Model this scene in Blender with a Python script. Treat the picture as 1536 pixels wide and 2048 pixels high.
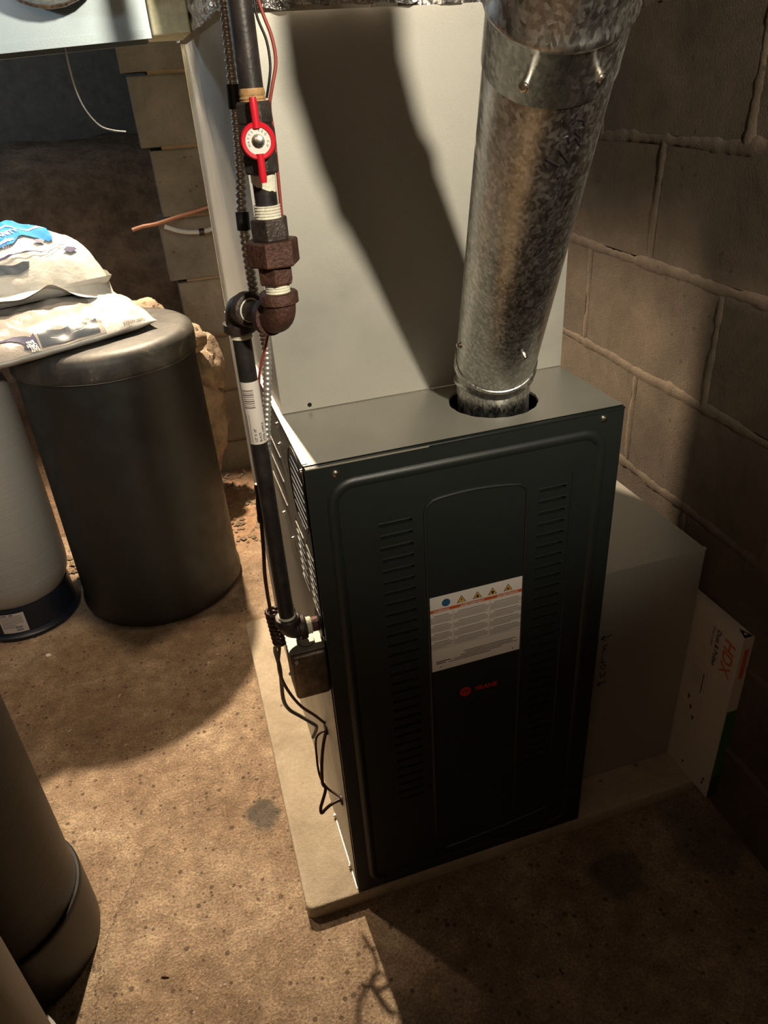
import bpy, bmesh, math, random
from mathutils import Vector, Matrix, noise
random.seed(7)
S = bpy.context.scene
COL = S.collection
PI = math.pi
for o in list(bpy.data.objects):
    bpy.data.objects.remove(o)

# ------------------------------------------------------------------ camera
CP = Vector((-0.12453, -0.79251, 1.29396))
yaw, pit, rol, FPX = 0.27303, 0.53358, -0.06999, 1469.4
Fv = Vector((math.sin(yaw)*math.cos(pit), math.cos(yaw)*math.cos(pit), -math.sin(pit)))
R0 = Vector((math.cos(yaw), -math.sin(yaw), 0)); U0 = R0.cross(Fv)
Rv = math.cos(rol)*R0 + math.sin(rol)*U0
Uv = -math.sin(rol)*R0 + math.cos(rol)*U0
cd = bpy.data.cameras.new('camera'); cam = bpy.data.objects.new('camera', cd); COL.objects.link(cam)
cam.matrix_world = Matrix(((Rv.x, Uv.x, -Fv.x, CP.x), (Rv.y, Uv.y, -Fv.y, CP.y), (Rv.z, Uv.z, -Fv.z, CP.z), (0, 0, 0, 1)))
cd.sensor_fit = 'VERTICAL'; cd.sensor_height = 24; cd.lens = FPX/2048*24
cd.clip_start = .02
S.camera = cam
# ------------------------------------------------------------------ world + lamps
w = bpy.data.worlds.new('world'); S.world = w; w.use_nodes = True
w.node_tree.nodes['Background'].inputs[0].default_value = (.55, .42, .32, 1)
w.node_tree.nodes['Background'].inputs[1].default_value = .02

def lamp(name, kind, loc, power, color, size, target=None, angle=None, blend=.5):
    l = bpy.data.lights.new(name, kind); l.energy = power; l.color = color
    l.shadow_soft_size = size
    o = bpy.data.objects.new(name, l); COL.objects.link(o); o.location = loc
    if kind == 'SPOT':
        l.spot_size = math.radians(angle); l.spot_blend = blend
        o.rotation_euler = (Vector(target)-Vector(loc)).to_track_quat('-Z', 'Y').to_euler()
    return o
lamp('rear_bulb', 'SPOT', (-.07, 1.74, 2.05), 460, (1, .80, .56), .03, (-.45, .30, .0), 80, .3)
lamp('reflector_lamp', 'SPOT', (.27, -1.55, 1.88), 180, (1, .90, .72), .045, (.32, .17, 1.40), 56, 1.0)
lamp('utility_lamp', 'SPOT', (-.75, -.20, 1.52), 16, (.86, .94, 1), .03, (-.42, 1.20, .95), 84, .7)
lamp('floor_fill', 'SPOT', (-.72, 1.0, 2.05), 66, (1, .74, .50), .05, (-.42, .62, 0), 84, .9)  # added unseen fill light, lifts the floor around the tub's shadow
lamp('ambient_fill', 'POINT', (-.75, -1.65, 1.95), 10, (1, .68, .45), .4)  # added ambient fill behind the camera, not a known lamp
lamp('crawlspace_fill', 'POINT', (-1.25, 2.35, 1.75), 12, (.58, .80, 1), .05)  # added cool fill, brightens the dark crawlspace in place of lens haze
S.view_settings.view_transform = 'Standard'; S.view_settings.look = 'None'
S.view_settings.gamma = 1; S.view_settings.use_curve_mapping = False
S.view_settings.exposure = 0.0

# ------------------------------------------------------------------ materials
def mat(name, color, rough=.6, metal=0.0, spec=.5):
    m = bpy.data.materials.new(name); m.use_nodes = True
    b = m.node_tree.nodes['Principled BSDF']
    b.inputs['Base Color'].default_value = (*color, 1); b.inputs['Roughness'].default_value = rough
    b.inputs['Metallic'].default_value = metal; b.inputs['Specular IOR Level'].default_value = spec
    return m
class NT:
    def __init__(s, m): s.t = m.node_tree; s.n = s.t.nodes; s.l = s.t.links; s.b = s.n['Principled BSDF']; s.co = None
    def new(s, k, **kw):
        x = s.n.new(k)
        for a, v in kw.items(): setattr(x, a, v)
        return x
    def coord(s, scale=(1, 1, 1), kind='Object'):
        if kind == 'World': c = s.new('ShaderNodeNewGeometry').outputs['Position']
        else: c = s.new('ShaderNodeTexCoord').outputs[kind]
        mp = s.new('ShaderNodeMapping'); mp.inputs['Scale'].default_value = scale
        s.l.new(c, mp.inputs[0]); return mp.outputs[0]
    def noise(s, co, scale, detail=4, rough=.55, dist=0):
        x = s.new('ShaderNodeTexNoise'); x.inputs['Scale'].default_value = scale; x.inputs['Detail'].default_value = detail
        x.inputs['Roughness'].default_value = rough; x.inputs['Distortion'].default_value = dist
        s.l.new(co, x.inputs['Vector']); return x.outputs[0]
    def voro(s, co, scale, out='Distance', feat='F1', rnd=1):
        x = s.new('ShaderNodeTexVoronoi'); x.feature = feat; x.inputs['Scale'].default_value = scale
        x.inputs['Randomness'].default_value = rnd
        s.l.new(co, x.inputs['Vector']); return x.outputs[out]
    def ramp(s, v, stops):
        x = s.new('ShaderNodeValToRGB'); e = x.color_ramp.elements
        while len(e) < len(stops): e.new(.5)
        for i, (p, c) in enumerate(stops):
            e[i].position = p; e[i].color = (*c, 1) if len(c) == 3 else c
        s.l.new(v, x.inputs[0]); return x.outputs[0]
    def mix(s, f, a, b, mode='MIX'):
        x = s.new('ShaderNodeMix'); x.data_type = 'RGBA'; x.blend_type = mode
        for v, i in ((f, 0), (a, 6), (b, 7)):
            if isinstance(v, (int, float)): x.inputs[i].default_value = v
            elif isinstance(v, tuple): x.inputs[i].default_value = (*v, 1)
            else: s.l.new(v, x.inputs[i])
        return x.outputs[2]
    def math(s, op, a, b=None, c=None):
        x = s.new('ShaderNodeMath'); x.operation = op
        for i, v in enumerate((a, b, c)):
            if v is None: continue
            if isinstance(v, (int, float)): x.inputs[i].default_value = v
            else: s.l.new(v, x.inputs[i])
        return x.outputs[0]
    def bump(s, h, strength=.3, dist=.01, prev=None):
        x = s.new('ShaderNodeBump'); x.inputs['Strength'].default_value = strength; x.inputs['Distance'].default_value = dist
        s.l.new(h, x.inputs['Height'])
        if prev is not None: s.l.new(prev, x.inputs['Normal'])
        s.l.new(x.outputs[0], s.b.inputs['Normal']); return x.outputs[0]
    def base(s, c): s.l.new(c, s.b.inputs['Base Color'])
    def rough(s, c): s.l.new(c, s.b.inputs['Roughness'])
    def blob(s, x0, y0, rx, ry, wob=.5, ns=9, soft=.35):
        # 1 inside an uneven patch around (x0, y0) on the ground, 0 outside
        p = s.new('ShaderNodeSeparateXYZ'); s.l.new(s.new('ShaderNodeNewGeometry').outputs['Position'], p.inputs[0])
        dx = s.math('DIVIDE', s.math('SUBTRACT', p.outputs[0], x0), rx)
        dy = s.math('DIVIDE', s.math('SUBTRACT', p.outputs[1], y0), ry)
        d = s.math('SQRT', s.math('ADD', s.math('MULTIPLY', dx, dx), s.math('MULTIPLY', dy, dy)))
        n = s.noise(s.coord(kind='World'), ns, 5, .6)
        d = s.math('ADD', d, s.math('MULTIPLY', s.math('SUBTRACT', n, .5), wob*2.2))
        r = s.new('ShaderNodeMapRange'); r.inputs[1].default_value = 1-soft; r.inputs[2].default_value = 1+soft*.3
        r.inputs[3].default_value = 1; r.inputs[4].default_value = 0; r.interpolation_type = 'SMOOTHSTEP'
        s.l.new(d, r.inputs[0]); return r.outputs[0]

M = {}
def floor_mat():
    m = mat('rough_concrete_floor', (.3, .22, .15), .85); n = NT(m); co = n.coord(kind='World')
    c = n.ramp(n.noise(co, 5, 7, .62, .3), [(.30, (.24, .16, .10)), (.48, (.35, .25, .165)), (.62, (.46, .345, .235)), (.78, (.60, .48, .345))])
    fine = n.noise(co, 210, 5, .75)
    c = n.mix(.75, c, n.ramp(fine, [(.36, (.22, .21, .20)), (.5, (.5, .5, .5)), (.64, (.80, .78, .74))]), 'OVERLAY')
    mot = n.noise(co, 28, 6, .7)
    c = n.mix(.65, c, n.ramp(mot, [(.36, (.32, .30, .28)), (.52, (.5, .5, .5)), (.64, (.70, .70, .68))]), 'OVERLAY')
    # pits: only some cells
    v = n.new('ShaderNodeTexVoronoi'); v.inputs['Scale'].default_value = 74; n.l.new(co, v.inputs['Vector'])
    sp = n.new('ShaderNodeSeparateColor'); n.l.new(v.outputs['Color'], sp.inputs[0])
    rad = n.math('MULTIPLY', n.math('POWER', sp.outputs[0], 3.6), .36)
    pit = n.math('LESS_THAN', v.outputs['Distance'], rad)
    c = n.mix(n.math('MULTIPLY', pit, .75), c, (.09, .056, .034))
    v2 = n.new('ShaderNodeTexVoronoi'); v2.inputs['Scale'].default_value = 150; n.l.new(co, v2.inputs['Vector'])
    sp2 = n.new('ShaderNodeSeparateColor'); n.l.new(v2.outputs['Color'], sp2.inputs[0])
    lt = n.math('LESS_THAN', v2.outputs['Distance'], n.math('MULTIPLY', n.math('POWER', sp2.outputs[1], 14.0), .36))
    c = n.mix(n.math('MULTIPLY', lt, .6), c, (.62, .55, .44))
    # stains and darker patches, each with a shape of its own
    c = n.mix(n.math('MULTIPLY', n.blob(-.36, .66, .24, .13), .22), c, (.15, .085, .045))  # mostly the tub's soft shadow painted in, over a faint damp stain
    c = n.mix(n.math('MULTIPLY', n.blob(-.135, .25, .035, .045, .5, 22), .75), c, (.065, .062, .055))
    c = n.mix(n.math('MULTIPLY', n.blob(-.33, .95, .30, .14), .25), c, (.16, .092, .050))
    c = n.mix(n.math('MULTIPLY', n.blob(.47, -.11, .06, .05, .5, 14), .6), c, (.07, .05, .036))
    c = n.mix(n.math('MULTIPLY', n.blob(.66, -.10, .07, .10, .5, 10), .55), c, (.06, .044, .034))  # darker patch in front of the pad's right end
    # dirt washed out of the crawlspace at the far wall
    c = n.mix(n.math('MULTIPLY', n.blob(-.02, 1.62, .55, .42, .35, 6), .7), c, n.ramp(n.noise(co, 45, 5, .7), [(.3, (.20, .10, .05)), (.7, (.48, .27, .14))]))
    # hairline crack
    p = n.new('ShaderNodeSeparateXYZ'); n.l.new(co, p.inputs[0])
    wv = n.noise(co, 7, 6, .7)
    xl = n.math('ADD', n.math('ADD', -.530, n.math('MULTIPLY', n.math('MAXIMUM', n.math('SUBTRACT', p.outputs[1], .05), 0), .42)), n.math('MULTIPLY', wv, .14))
    cr = n.math('MULTIPLY', n.math('LESS_THAN', p.outputs[1], .26), n.math('LESS_THAN', n.math('ABSOLUTE', n.math('SUBTRACT', p.outputs[0], xl)), .0011))
    c = n.mix(n.math('MULTIPLY', cr, .7), c, (.06, .04, .025))
    n.base(c)
    h = n.math('SUBTRACT', n.math('ADD', n.math('MULTIPLY', fine, .40), n.math('ADD', n.math('MULTIPLY', mot, .5), n.noise(co, 8, 4))), n.math('MULTIPLY', pit, .5))
    h = n.math('SUBTRACT', h, n.math('MULTIPLY', cr, .6))
    n.bump(h, .95, .014)
    return m
def block_mat(name, a, b, cc):
    m = mat(name, b, .92); n = NT(m); co = n.coord(kind='World')
    c = n.ramp(n.noise(co, 6, 7, .65, .4), [(.3, a), (.5, b), (.72, cc)])
    oi = n.new('ShaderNodeObjectInfo').outputs['Random']
    c = n.mix(.35, c, n.ramp(oi, [(0, (.40, .38, .36)), (1, (.62, .6, .57))]), 'OVERLAY')
    f = n.noise(co, 150, 4, .7)
    c = n.mix(.35, c, n.ramp(f, [(.35, (.38, .38, .38)), (.65, (.62, .62, .62))]), 'OVERLAY')
    v = n.new('ShaderNodeTexVoronoi'); v.inputs['Scale'].default_value = 45; n.l.new(co, v.inputs['Vector'])
    sp = n.new('ShaderNodeSeparateColor'); n.l.new(v.outputs['Color'], sp.inputs[0])
    pit = n.math('LESS_THAN', v.outputs['Distance'], n.math('MULTIPLY', n.math('POWER', sp.outputs[0], 9.0), .22))
    c = n.mix(n.math('MULTIPLY', pit, .6), c, (.04, .03, .022))
    n.base(c)
    n.bump(n.math('SUBTRACT', n.math('ADD', n.noise(co, 320, 4, .7), n.noise(co, 14, 5)), pit), .5, .005)
    return m
def simple(name, col, rough, metal=0, var=.25, vs=20, bump=0, bs=60, spec=.5, scale=(1, 1, 1)):
    m = mat(name, col, rough, metal, spec); n = NT(m); co = n.coord(scale)
    v = n.noise(co, vs, 6, .65)
    lo = tuple(c*(1-var) for c in col); hi = tuple(min(1, c*(1+var)) for c in col)
    n.base(n.ramp(v, [(.3, lo), (.7, hi)]))
    if bump: n.bump(n.noise(co, bs, 5, .6), bump, .004)
    return m
M['floor'] = floor_mat()
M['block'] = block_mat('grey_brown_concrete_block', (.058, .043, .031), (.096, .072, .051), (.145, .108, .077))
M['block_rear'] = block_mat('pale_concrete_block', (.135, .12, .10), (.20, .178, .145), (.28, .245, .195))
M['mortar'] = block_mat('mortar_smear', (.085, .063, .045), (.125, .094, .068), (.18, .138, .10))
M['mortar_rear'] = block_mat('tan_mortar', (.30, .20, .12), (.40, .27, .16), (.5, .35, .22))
M['pad'] = block_mat('cast_concrete_pad', (.30, .25, .18), (.42, .355, .265), (.52, .45, .35))
M['ceiling'] = simple('dark_joist_wood', (.10, .07, .045), .9)
M['dark_wall'] = simple('dark_earth_wall', (.16, .14, .12), .95, bump=.6, bs=20)
def dirt_mat():
    m = mat('loose_orange_dirt', (.3, .17, .09), .98); n = NT(m); co = n.coord(kind='World')
    c = n.ramp(n.noise(co, 12, 8, .7), [(.3, (.10, .062, .038)), (.5, (.21, .13, .078)), (.7, (.33, .215, .13))])
    n.base(c); n.bump(n.noise(co, 60, 6, .7), .8, .02); return m
M['dirt'] = dirt_mat()
M['rock'] = simple('tan_fieldstone', (.24, .18, .125), .92, var=.45, vs=22, bump=1.0, bs=40)
def galv():
    m = mat('spangled_galvanized_steel', (.6, .61, .6), .3, 1.0); n = NT(m); co = n.coord((1, 1, .6), 'World')
    sp = n.new('ShaderNodeSeparateColor'); n.l.new(n.voro(n.coord((1.5, 1.2, .8), 'World'), 250, 'Color'), sp.inputs[0])
    fl = n.math('ADD', n.math('MULTIPLY', sp.outputs[0], .45), n.math('MULTIPLY', n.noise(co, 120, 4, .6, .2), .55))
    wob = n.noise(co, 38, 4, .6, .3)
    c = n.ramp(fl, [(.30, (.50, .505, .49)), (.50, (.64, .64, .62)), (.72, (.88, .88, .85))]); c = n.mix(.3, c, n.ramp(wob, [(.35, (.34, .33, .32)), (.65, (.68, .67, .65))]), 'OVERLAY')
    n.base(c)
    n.rough(n.ramp(n.math('ADD', n.math('MULTIPLY', fl, .5), n.math('MULTIPLY', wob, .5)), [(.3, (.26,)*3), (.7, (.42,)*3)]))
    n.bump(n.math('ADD', n.noise(co, 24, 3), n.math('MULTIPLY', wob, .7)), .30, .004); return m
M['galv'] = galv()
def sheet(name, col, rough, metal):
    m = mat(name, col, rough, metal); n = NT(m); co = n.coord((1, 1, 1), 'World')
    v = n.noise(co, 3, 5, .6); g = n.noise(co, 700, 2, .5)
    n.base(n.mix(.10, n.ramp(v, [(.3, tuple(c*.93 for c in col)), (.7, tuple(min(1, c*1.06) for c in col))]), n.ramp(g, [(.4, (.3,)*3), (.7, (.75,)*3)]), 'OVERLAY'))
    n.rough(n.ramp(n.noise(co, 12, 5), [(.3, (rough*.85,)*3), (.7, (min(1, rough*1.2),)*3)]))
    n.bump(g, .06, .001); return m
M['taupe'] = sheet('taupe_prepainted_steel', (.34, .325, .28), .42, .30)
M['plenum'] = sheet('grey_beige_sheet_metal', (.43, .415, .365), .50, .35)
M['duct'] = sheet('dull_galvanized_duct', (.34, .40, .42), .42, .70)
M['door'] = simple('charcoal_painted_steel', (.014, .0175, .0165), .42, 0, .1, 8, .05, 400)
M['slot'] = mat('black_recess_shade', (.002, .002, .002), .9)  # near-black colour stands in for the shade inside openings
M['screw'] = mat('zinc_screw', (.75, .72, .64), .25, 1)
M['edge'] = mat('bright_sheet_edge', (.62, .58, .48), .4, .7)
def pipe_mat():
    m = mat('black_iron_pipe', (.03, .028, .028), .38, .3); n = NT(m); co = n.coord(kind='World')
    c = n.ramp(n.noise(co, 40, 6, .7), [(.35, (.018, .017, .018)), (.62, (.045, .038, .036)), (.78, (.11, .075, .055))])
    n.base(c); n.bump(n.noise(co, 300, 4), .2, .001); return m
M['pipe'] = pipe_mat()
M['rusty'] = simple('rusty_cast_iron', (.085, .038, .026), .55, .3, .5, 120, .5, 300)
M['castiron'] = simple('dark_cast_iron', (.055, .042, .036), .4, .4, .5, 90, .35, 250)
M['dope'] = simple('dried_pipe_dope', (.74, .72, .58), .6, 0, .15, 60, .5, 250)
M['red'] = mat('red_enamel', (.62, .015, .03), .3)
M['valve'] = simple('black_brown_valve_body', (.035, .028, .024), .5, .2, .6, 60, .3, 200)
M['teflon'] = simple('yellowed_thread_sealant', (.42, .25, .10), .6, 0, .4, 200, .3, 300)
M['white'] = mat('white_paper_label', (.78, .72, .66), .55)
M['whiteplastic'] = mat('white_disc_plastic', (.75, .72, .66), .4)
M['ink'] = mat('black_ink', (.012, .012, .014), .6)
M['greyink'] = mat('grey_small_print', (.20, .17, .15), .7)
M['orange'] = mat('orange_red_band', (.55, .11, .02), .6)
M['yellowtri'] = mat('hazard_amber', (.72, .42, .06), .6)
M['blueink'] = mat('blue_round_mark', (.02, .10, .22), .6)
M['redlogo'] = mat('red_logo_print', (.55, .02, .015), .5)
M['conduit'] = simple('bright_armored_conduit', (.62, .61, .57), .36, .75, .2, 200)
M['tape'] = mat('black_tape', (.010, .010, .011), .45)
M['wire_red'] = mat('red_wire_jacket', (.30, .055, .04), .4)
M['wire_brown'] = mat('brown_wire_jacket', (.045, .016, .011), .42)
M['wire_grey'] = mat('grey_cable_jacket', (.10, .10, .095), .5)
M['wire_white'] = mat('dull_white_cable', (.42, .42, .40), .6)
M['copper'] = mat('copper_tube', (.34, .17, .11), .5, .5)
M['boxmetal'] = simple('stained_galvanized_box', (.20, .16, .12), .42, .8, .5, 60, .2, 200)
M['boxcap'] = simple('bright_box_lid', (.24, .22, .18), .5, .3, .1, 60)
def tub_mat():
    m = mat('matte_black_polyethylene', (.02, .02, .019), .42); n = NT(m); co = n.coord(kind='World')
    sc = n.noise(co, 9, 8, .7, .6)
    n.base(n.ramp(sc, [(.58, (.0085, .0088, .0083)), (.70, (.015, .0145, .013)), (.84, (.10, .088, .07))]))
    n.rough(n.ramp(n.noise(co, 22, 5), [(.3, (.40,)*3), (.7, (.58,)*3)]))
    n.bump(n.noise(co, 5, 2), .12, .01); return m
M['tub'] = tub_mat()
def lid_mat():
    m = mat('dusty_black_lid', (.05, .045, .04), .55); n = NT(m); co = n.coord(kind='World')
    sc = n.noise(co, 14, 8, .72, .8)
    n.base(n.ramp(sc, [(.40, (.020, .019, .018)), (.58, (.045, .041, .034)), (.74, (.18, .155, .12))]))
    n.bump(n.noise(co, 50, 5), .2, .003); return m
M['lid'] = lid_mat()
def wound(name, a, b, scale, rough):
    m = mat(name, a, rough); n = NT(m); co = n.coord((1, 1, 1), 'World')
    p = n.new('ShaderNodeSeparateXYZ'); n.l.new(co, p.inputs[0])
    s = n.math('ADD', p.outputs[2], n.math('MULTIPLY', n.noise(co, 3, 3), .03))
    wv = n.new('ShaderNodeCombineXYZ'); n.l.new(n.math('MULTIPLY', s, scale), wv.inputs[2])
    f = n.noise(wv.outputs[0], 1, 5, .8)
    n.base(n.ramp(f, [(.3, a), (.7, b)])); n.bump(f, .5, .004); return m
M['tank_grey'] = wound('wound_grey_fiberglass', (.36, .35, .32), (.47, .46, .42), 150, .38)
M['tank_black'] = wound('wound_black_fiberglass', (.009, .0075, .0065), (.022, .018, .015), 260, .40)
M['tank_brown'] = wound('wound_brown_fiberglass', (.045, .036, .028), (.09, .073, .056), 200, .45)
M['boot'] = simple('navy_black_boot', (.012, .016, .028), .42, 0, .3, 30)
M['boot_black'] = simple('black_rubber_boot', (.011, .0095, .0085), .42, 0, .3, 20)
M['bag'] = simple('white_poly_bag', (.37, .365, .345), .42, 0, .06, 6, .8, 30)
M['bag_grey'] = simple('hazy_grey_poly_bag', (.22, .205, .19), .26, 0, .10, 8, .6, 30)
M['navy'] = mat('navy_print', (.016, .018, .06), .6, 0, .3)
M['slate'] = mat('slate_handle_print', (.035, .045, .06), .3)
M['sky'] = mat('bright_blue_print', (.0, .12, .38), .75, 0, .2)
M['carton'] = simple('white_carton', (.60, .54, .47), .6, 0, .05, 10)
M['green'] = mat('green_carton_side', (.04, .14, .012), .55)
M['orangeprint'] = mat('orange_carton_print', (.60, .13, .05), .6)
M['yellow_board'] = simple('yellow_fibre_board', (.80, .76, .50), .9, 0, .2, 60, .5, 90)
M['trace'] = mat('marker_ink', (.01, .008, .012), .4)
def foil_mat():
    m = mat('crumpled_foil', (.75, .74, .72), .22, 1); n = NT(m); co = n.coord(kind='World')
    v = n.voro(co, 55, 'Distance'); n.bump(n.math('ADD', v, n.noise(co, 30, 5, .7, 1.5)), .9, .012); return m
M['foil'] = foil_mat()

# ------------------------------------------------------------------ object helpers
def finish(o, label=None, cat=None, group=None, kind=None):
    if label: o['label'] = label
    if cat: o['category'] = cat
    if group: o['group'] = group
    if kind: o['kind'] = kind
    return o
def thing(name, loc, label, cat, group=None, kind=None):
    o = bpy.data.objects.new(name, None); COL.objects.link(o); o.location = loc
    o.empty_display_size = .02
    return finish(o, label, cat, group, kind)
def worldloc(p):
    v = Vector((0, 0, 0))
    while p is not None: v = v+p.location; p = p.parent
    return v
class MB:
    def __init__(s): s.v = []; s.f = []
    def add(s, vs, fs):
        b = len(s.v); s.v += [Vector(v) for v in vs]; s.f += [tuple(i+b for i in f) for f in fs]; return s
    def box(s, x0, x1, y0, y1, z0, z1):
        vs = [(x, y, z) for x in (x0, x1) for y in (y0, y1) for z in (z0, z1)]
        return s.add(vs, [(0, 1, 3, 2), (4, 6, 7, 5), (0, 4, 5, 1), (2, 3, 7, 6), (0, 2, 6, 4), (1, 5, 7, 3)])
    def bbox(s, x0, x1, y0, y1, z0, z1, bev, seg=2):
        bm = bmesh.new(); bmesh.ops.create_cube(bm, size=1)
        for v in bm.verts: v.co = Vector(((x0+x1)/2+v.co.x*(x1-x0), (y0+y1)/2+v.co.y*(y1-y0), (z0+z1)/2+v.co.z*(z1-z0)))
        bmesh.ops.bevel(bm, geom=bm.edges[:], offset=bev, segments=seg, affect='EDGES', profile=.5)
        return s.bm(bm)
    def bm(s, bm):
        bm.verts.index_update(); s.add([v.co.copy() for v in bm.verts], [[v.index for v in f.verts] for f in bm.faces]); bm.free(); return s
    def sweep(s, pts, rad, seg=12, caps=True, closed=False):
        pts = [Vector(p) for p in pts]; n = len(pts)
        if not hasattr(rad, '__len__'): rad = [rad]*n
        prev = None; base = len(s.v)
        for i, p in enumerate(pts):
            if closed: t = (pts[(i+1) % n]-pts[i-1])
            else: t = (pts[min(i+1, n-1)]-pts[max(i-1, 0)])
            if t.length < 1e-9: t = Vector((0, 0, 1))
            t.normalize()
            if prev is None:
                a = Vector((1, 0, 0)) if abs(t.x) < .8 else Vector((0, 1, 0)); a = (a-t*a.dot(t)).normalized()
            else: a = (prev-t*prev.dot(t)).normalized()
            prev = a; b = t.cross(a)
            for k in range(seg):
                th = 2*PI*k/seg; s.v.append(p+(a*math.cos(th)+b*math.sin(th))*rad[i])
        m = n if closed else n-1
        for i in range(m):
            for k in range(seg):
                j = (i+1) % n; kk = (k+1) % seg
                s.f.append((base+i*seg+k, base+i*seg+kk, base+j*seg+kk, base+j*seg+k))
        if caps and not closed:
            s.f.append(tuple(base+k for k in reversed(range(seg)))); s.f.append(tuple(base+(n-1)*seg+k for k in range(seg)))
        return s
    def lathe(s, prof, c, axis=(0, 0, 1), seg=24, phase=0, caps=True):
        # prof: (r, h) along axis
        ax = Vector(axis).normalized(); a = Vector((1, 0, 0)) if abs(ax.x) < .8 else Vector((0, 1, 0))
        a = (a-ax*a.dot(ax)).normalized(); b = ax.cross(a); c = Vector(c); base = len(s.v)
        for r, h in prof:
            for k in range(seg):
                th = 2*PI*k/seg+phase; s.v.append(c+ax*h+(a*math.cos(th)+b*math.sin(th))*max(r, 1e-5))
        for i in range(len(prof)-1):
            for k in range(seg):
                kk = (k+1) % seg; s.f.append((base+i*seg+k, base+i*seg+kk, base+(i+1)*seg+kk, base+(i+1)*seg+k))
        if caps:
            s.f.append(tuple(base+k for k in reversed(range(seg)))); s.f.append(tuple(base+(len(prof)-1)*seg+k for k in range(seg)))
        return s
    def poly(s, pts, n, th):
        # flat polygon pts (3d) extruded by th along n
        pts = [Vector(p) for p in pts]; n = Vector(n).normalized(); k = len(pts)
        return s.add(pts+[p+n*th for p in pts], [tuple(range(k))[::-1], tuple(range(k, 2*k))]+[(i, (i+1) % k, k+(i+1) % k, k+i) for i in range(k)])
    def obj(s, name, m, parent=None, sharp=40, label=None, cat=None, group=None, kind=None, origin=None, smooth=True, recalc=True):
        o0 = worldloc(parent) if parent else Vector((0, 0, 0))
        if origin is None and parent is None and s.v:
            zs = min(v.z for v in s.v)
            origin = Vector(((min(v.x for v in s.v)+max(v.x for v in s.v))/2, (min(v.y for v in s.v)+max(v.y for v in s.v))/2, zs))
        og = Vector(origin) if origin is not None else o0
        me = bpy.data.meshes.new(name); me.from_pydata([tuple(v-og) for v in s.v], [], s.f)
        if recalc:
            bm = bmesh.new(); bm.from_mesh(me); bmesh.ops.recalc_face_normals(bm, faces=bm.faces); bm.to_mesh(me); bm.free()
        if smooth:
            me.polygons.foreach_set('use_smooth', [True]*len(me.polygons)); me.update(); me.set_sharp_from_angle(angle=math.radians(sharp))
        me.materials.append(m)
        o = bpy.data.objects.new(name, me); COL.objects.link(o); o.location = og-o0 if parent else og
        if parent: o.parent = parent
        return finish(o, label, cat, group, kind)
def copyob(o, loc, parent=None):
    c = o.copy(); COL.objects.link(c); c.location = loc; c.parent = parent if parent else o.parent; return c
def crspline(pts, sub=6):
    P = [Vector(p) for p in pts]; out = []
    for i in range(len(P)-1):
        p0, p1, p2, p3 = P[max(i-1, 0)], P[i], P[i+1], P[min(i+2, len(P)-1)]
        for k in range(sub):
            t = k/sub
            out.append(.5*((2*p1)+(p2-p0)*t+(2*p0-5*p1+4*p2-p3)*t*t+(3*p1-p0-3*p2+p3)*t*t*t))
    out.append(P[-1]); return out
def text_polys(body, size, bold=0, shear=0, align='LEFT', res=3, sp=1.0):
    c = bpy.data.curves.new('t', 'FONT'); c.body = body; c.size = size; c.offset = bold; c.shear = shear; c.align_x = align
    c.resolution_u = res; c.space_character = sp
    o = bpy.data.objects.new('t', c); COL.objects.link(o)
    dg = bpy.context.evaluated_depsgraph_get(); me = o.evaluated_get(dg).to_mesh()
    vs = [v.co.copy() for v in me.vertices]; fs = [tuple(p.vertices) for p in me.polygons]
    o.evaluated_get(dg).to_mesh_clear(); bpy.data.objects.remove(o); bpy.data.curves.remove(c)
    return vs, fs
def put_text(mb, body, size, O, U, V, N=None, off=.0003, **kw):
    vs, fs = text_polys(body, size, **kw); O = Vector(O); U = Vector(U).normalized(); V = Vector(V).normalized()
    N = Vector(N) if N else U.cross(V)
    mb.add([O+U*v.x+V*v.y+N*off for v in vs], fs); return mb
def rects(mb, rl, O, U, V, off=.0003):
    O = Vector(O); U = Vector(U).normalized(); V = Vector(V).normalized(); N = U.cross(V)
    for (x0, x1, y0, y1) in rl:
        mb.add([O+U*a+V*b+N*off for a, b in ((x0, y0), (x1, y0), (x1, y1), (x0, y1))], [(0, 1, 2, 3)])
    return mb
def fn(p, s=1, seed=0): return noise.noise(Vector((p[0]*s+seed, p[1]*s, p[2]*s)))

H = .8636; Z0 = .0315; T = Z0+H; W = .4426; D1 = .169; XP = .0067; DB = .7675; HP = 1.3613
# ------------------------------------------------------------------ room shell
def floor():
    mb = MB(); nx, ny = 90, 110; x0, x1, y0, y1 = -2.2, 1.1, -2.4, 3.6
    for j in range(ny+1):
        for i in range(nx+1):
            x = x0+(x1-x0)*i/nx; y = y0+(y1-y0)*j/ny
            z = 0 if (-1.2 < x < .9 and -.8 < y < 1.35) else .012*max(0, fn((x, y, 0), 9))
            mb.v.append(Vector((x, y, z)))
    for j in range(ny):
        for i in range(nx):
            a = j*(nx+1)+i; mb.f.append((a, a+1, a+nx+2, a+nx+1))
    o = mb.obj('floor', M['floor'], kind='structure', sharp=80, origin=(0, 0, 0), recalc=False); return o
floor()
WX, WA = .727, .02867
wdir = Vector((math.sin(WA), math.cos(WA), 0)); wn = Vector((-math.cos(WA), math.sin(WA), 0))
def wpt(s, z, out=0): return Vector((WX, 0, 0))+wdir*s+wn*out+Vector((0, 0, z))
def wall_box(name, pts, m, thick, n):
    mb = MB(); mb.poly(pts, n, thick); return mb.obj(name, m, kind='structure', smooth=False, origin=(0, 0, 0))
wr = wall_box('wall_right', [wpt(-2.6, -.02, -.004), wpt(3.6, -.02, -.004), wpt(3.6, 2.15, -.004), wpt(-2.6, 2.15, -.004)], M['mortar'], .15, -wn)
CPH = .1585; JP = .1774; CH = .2032; BL = .4064
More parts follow.
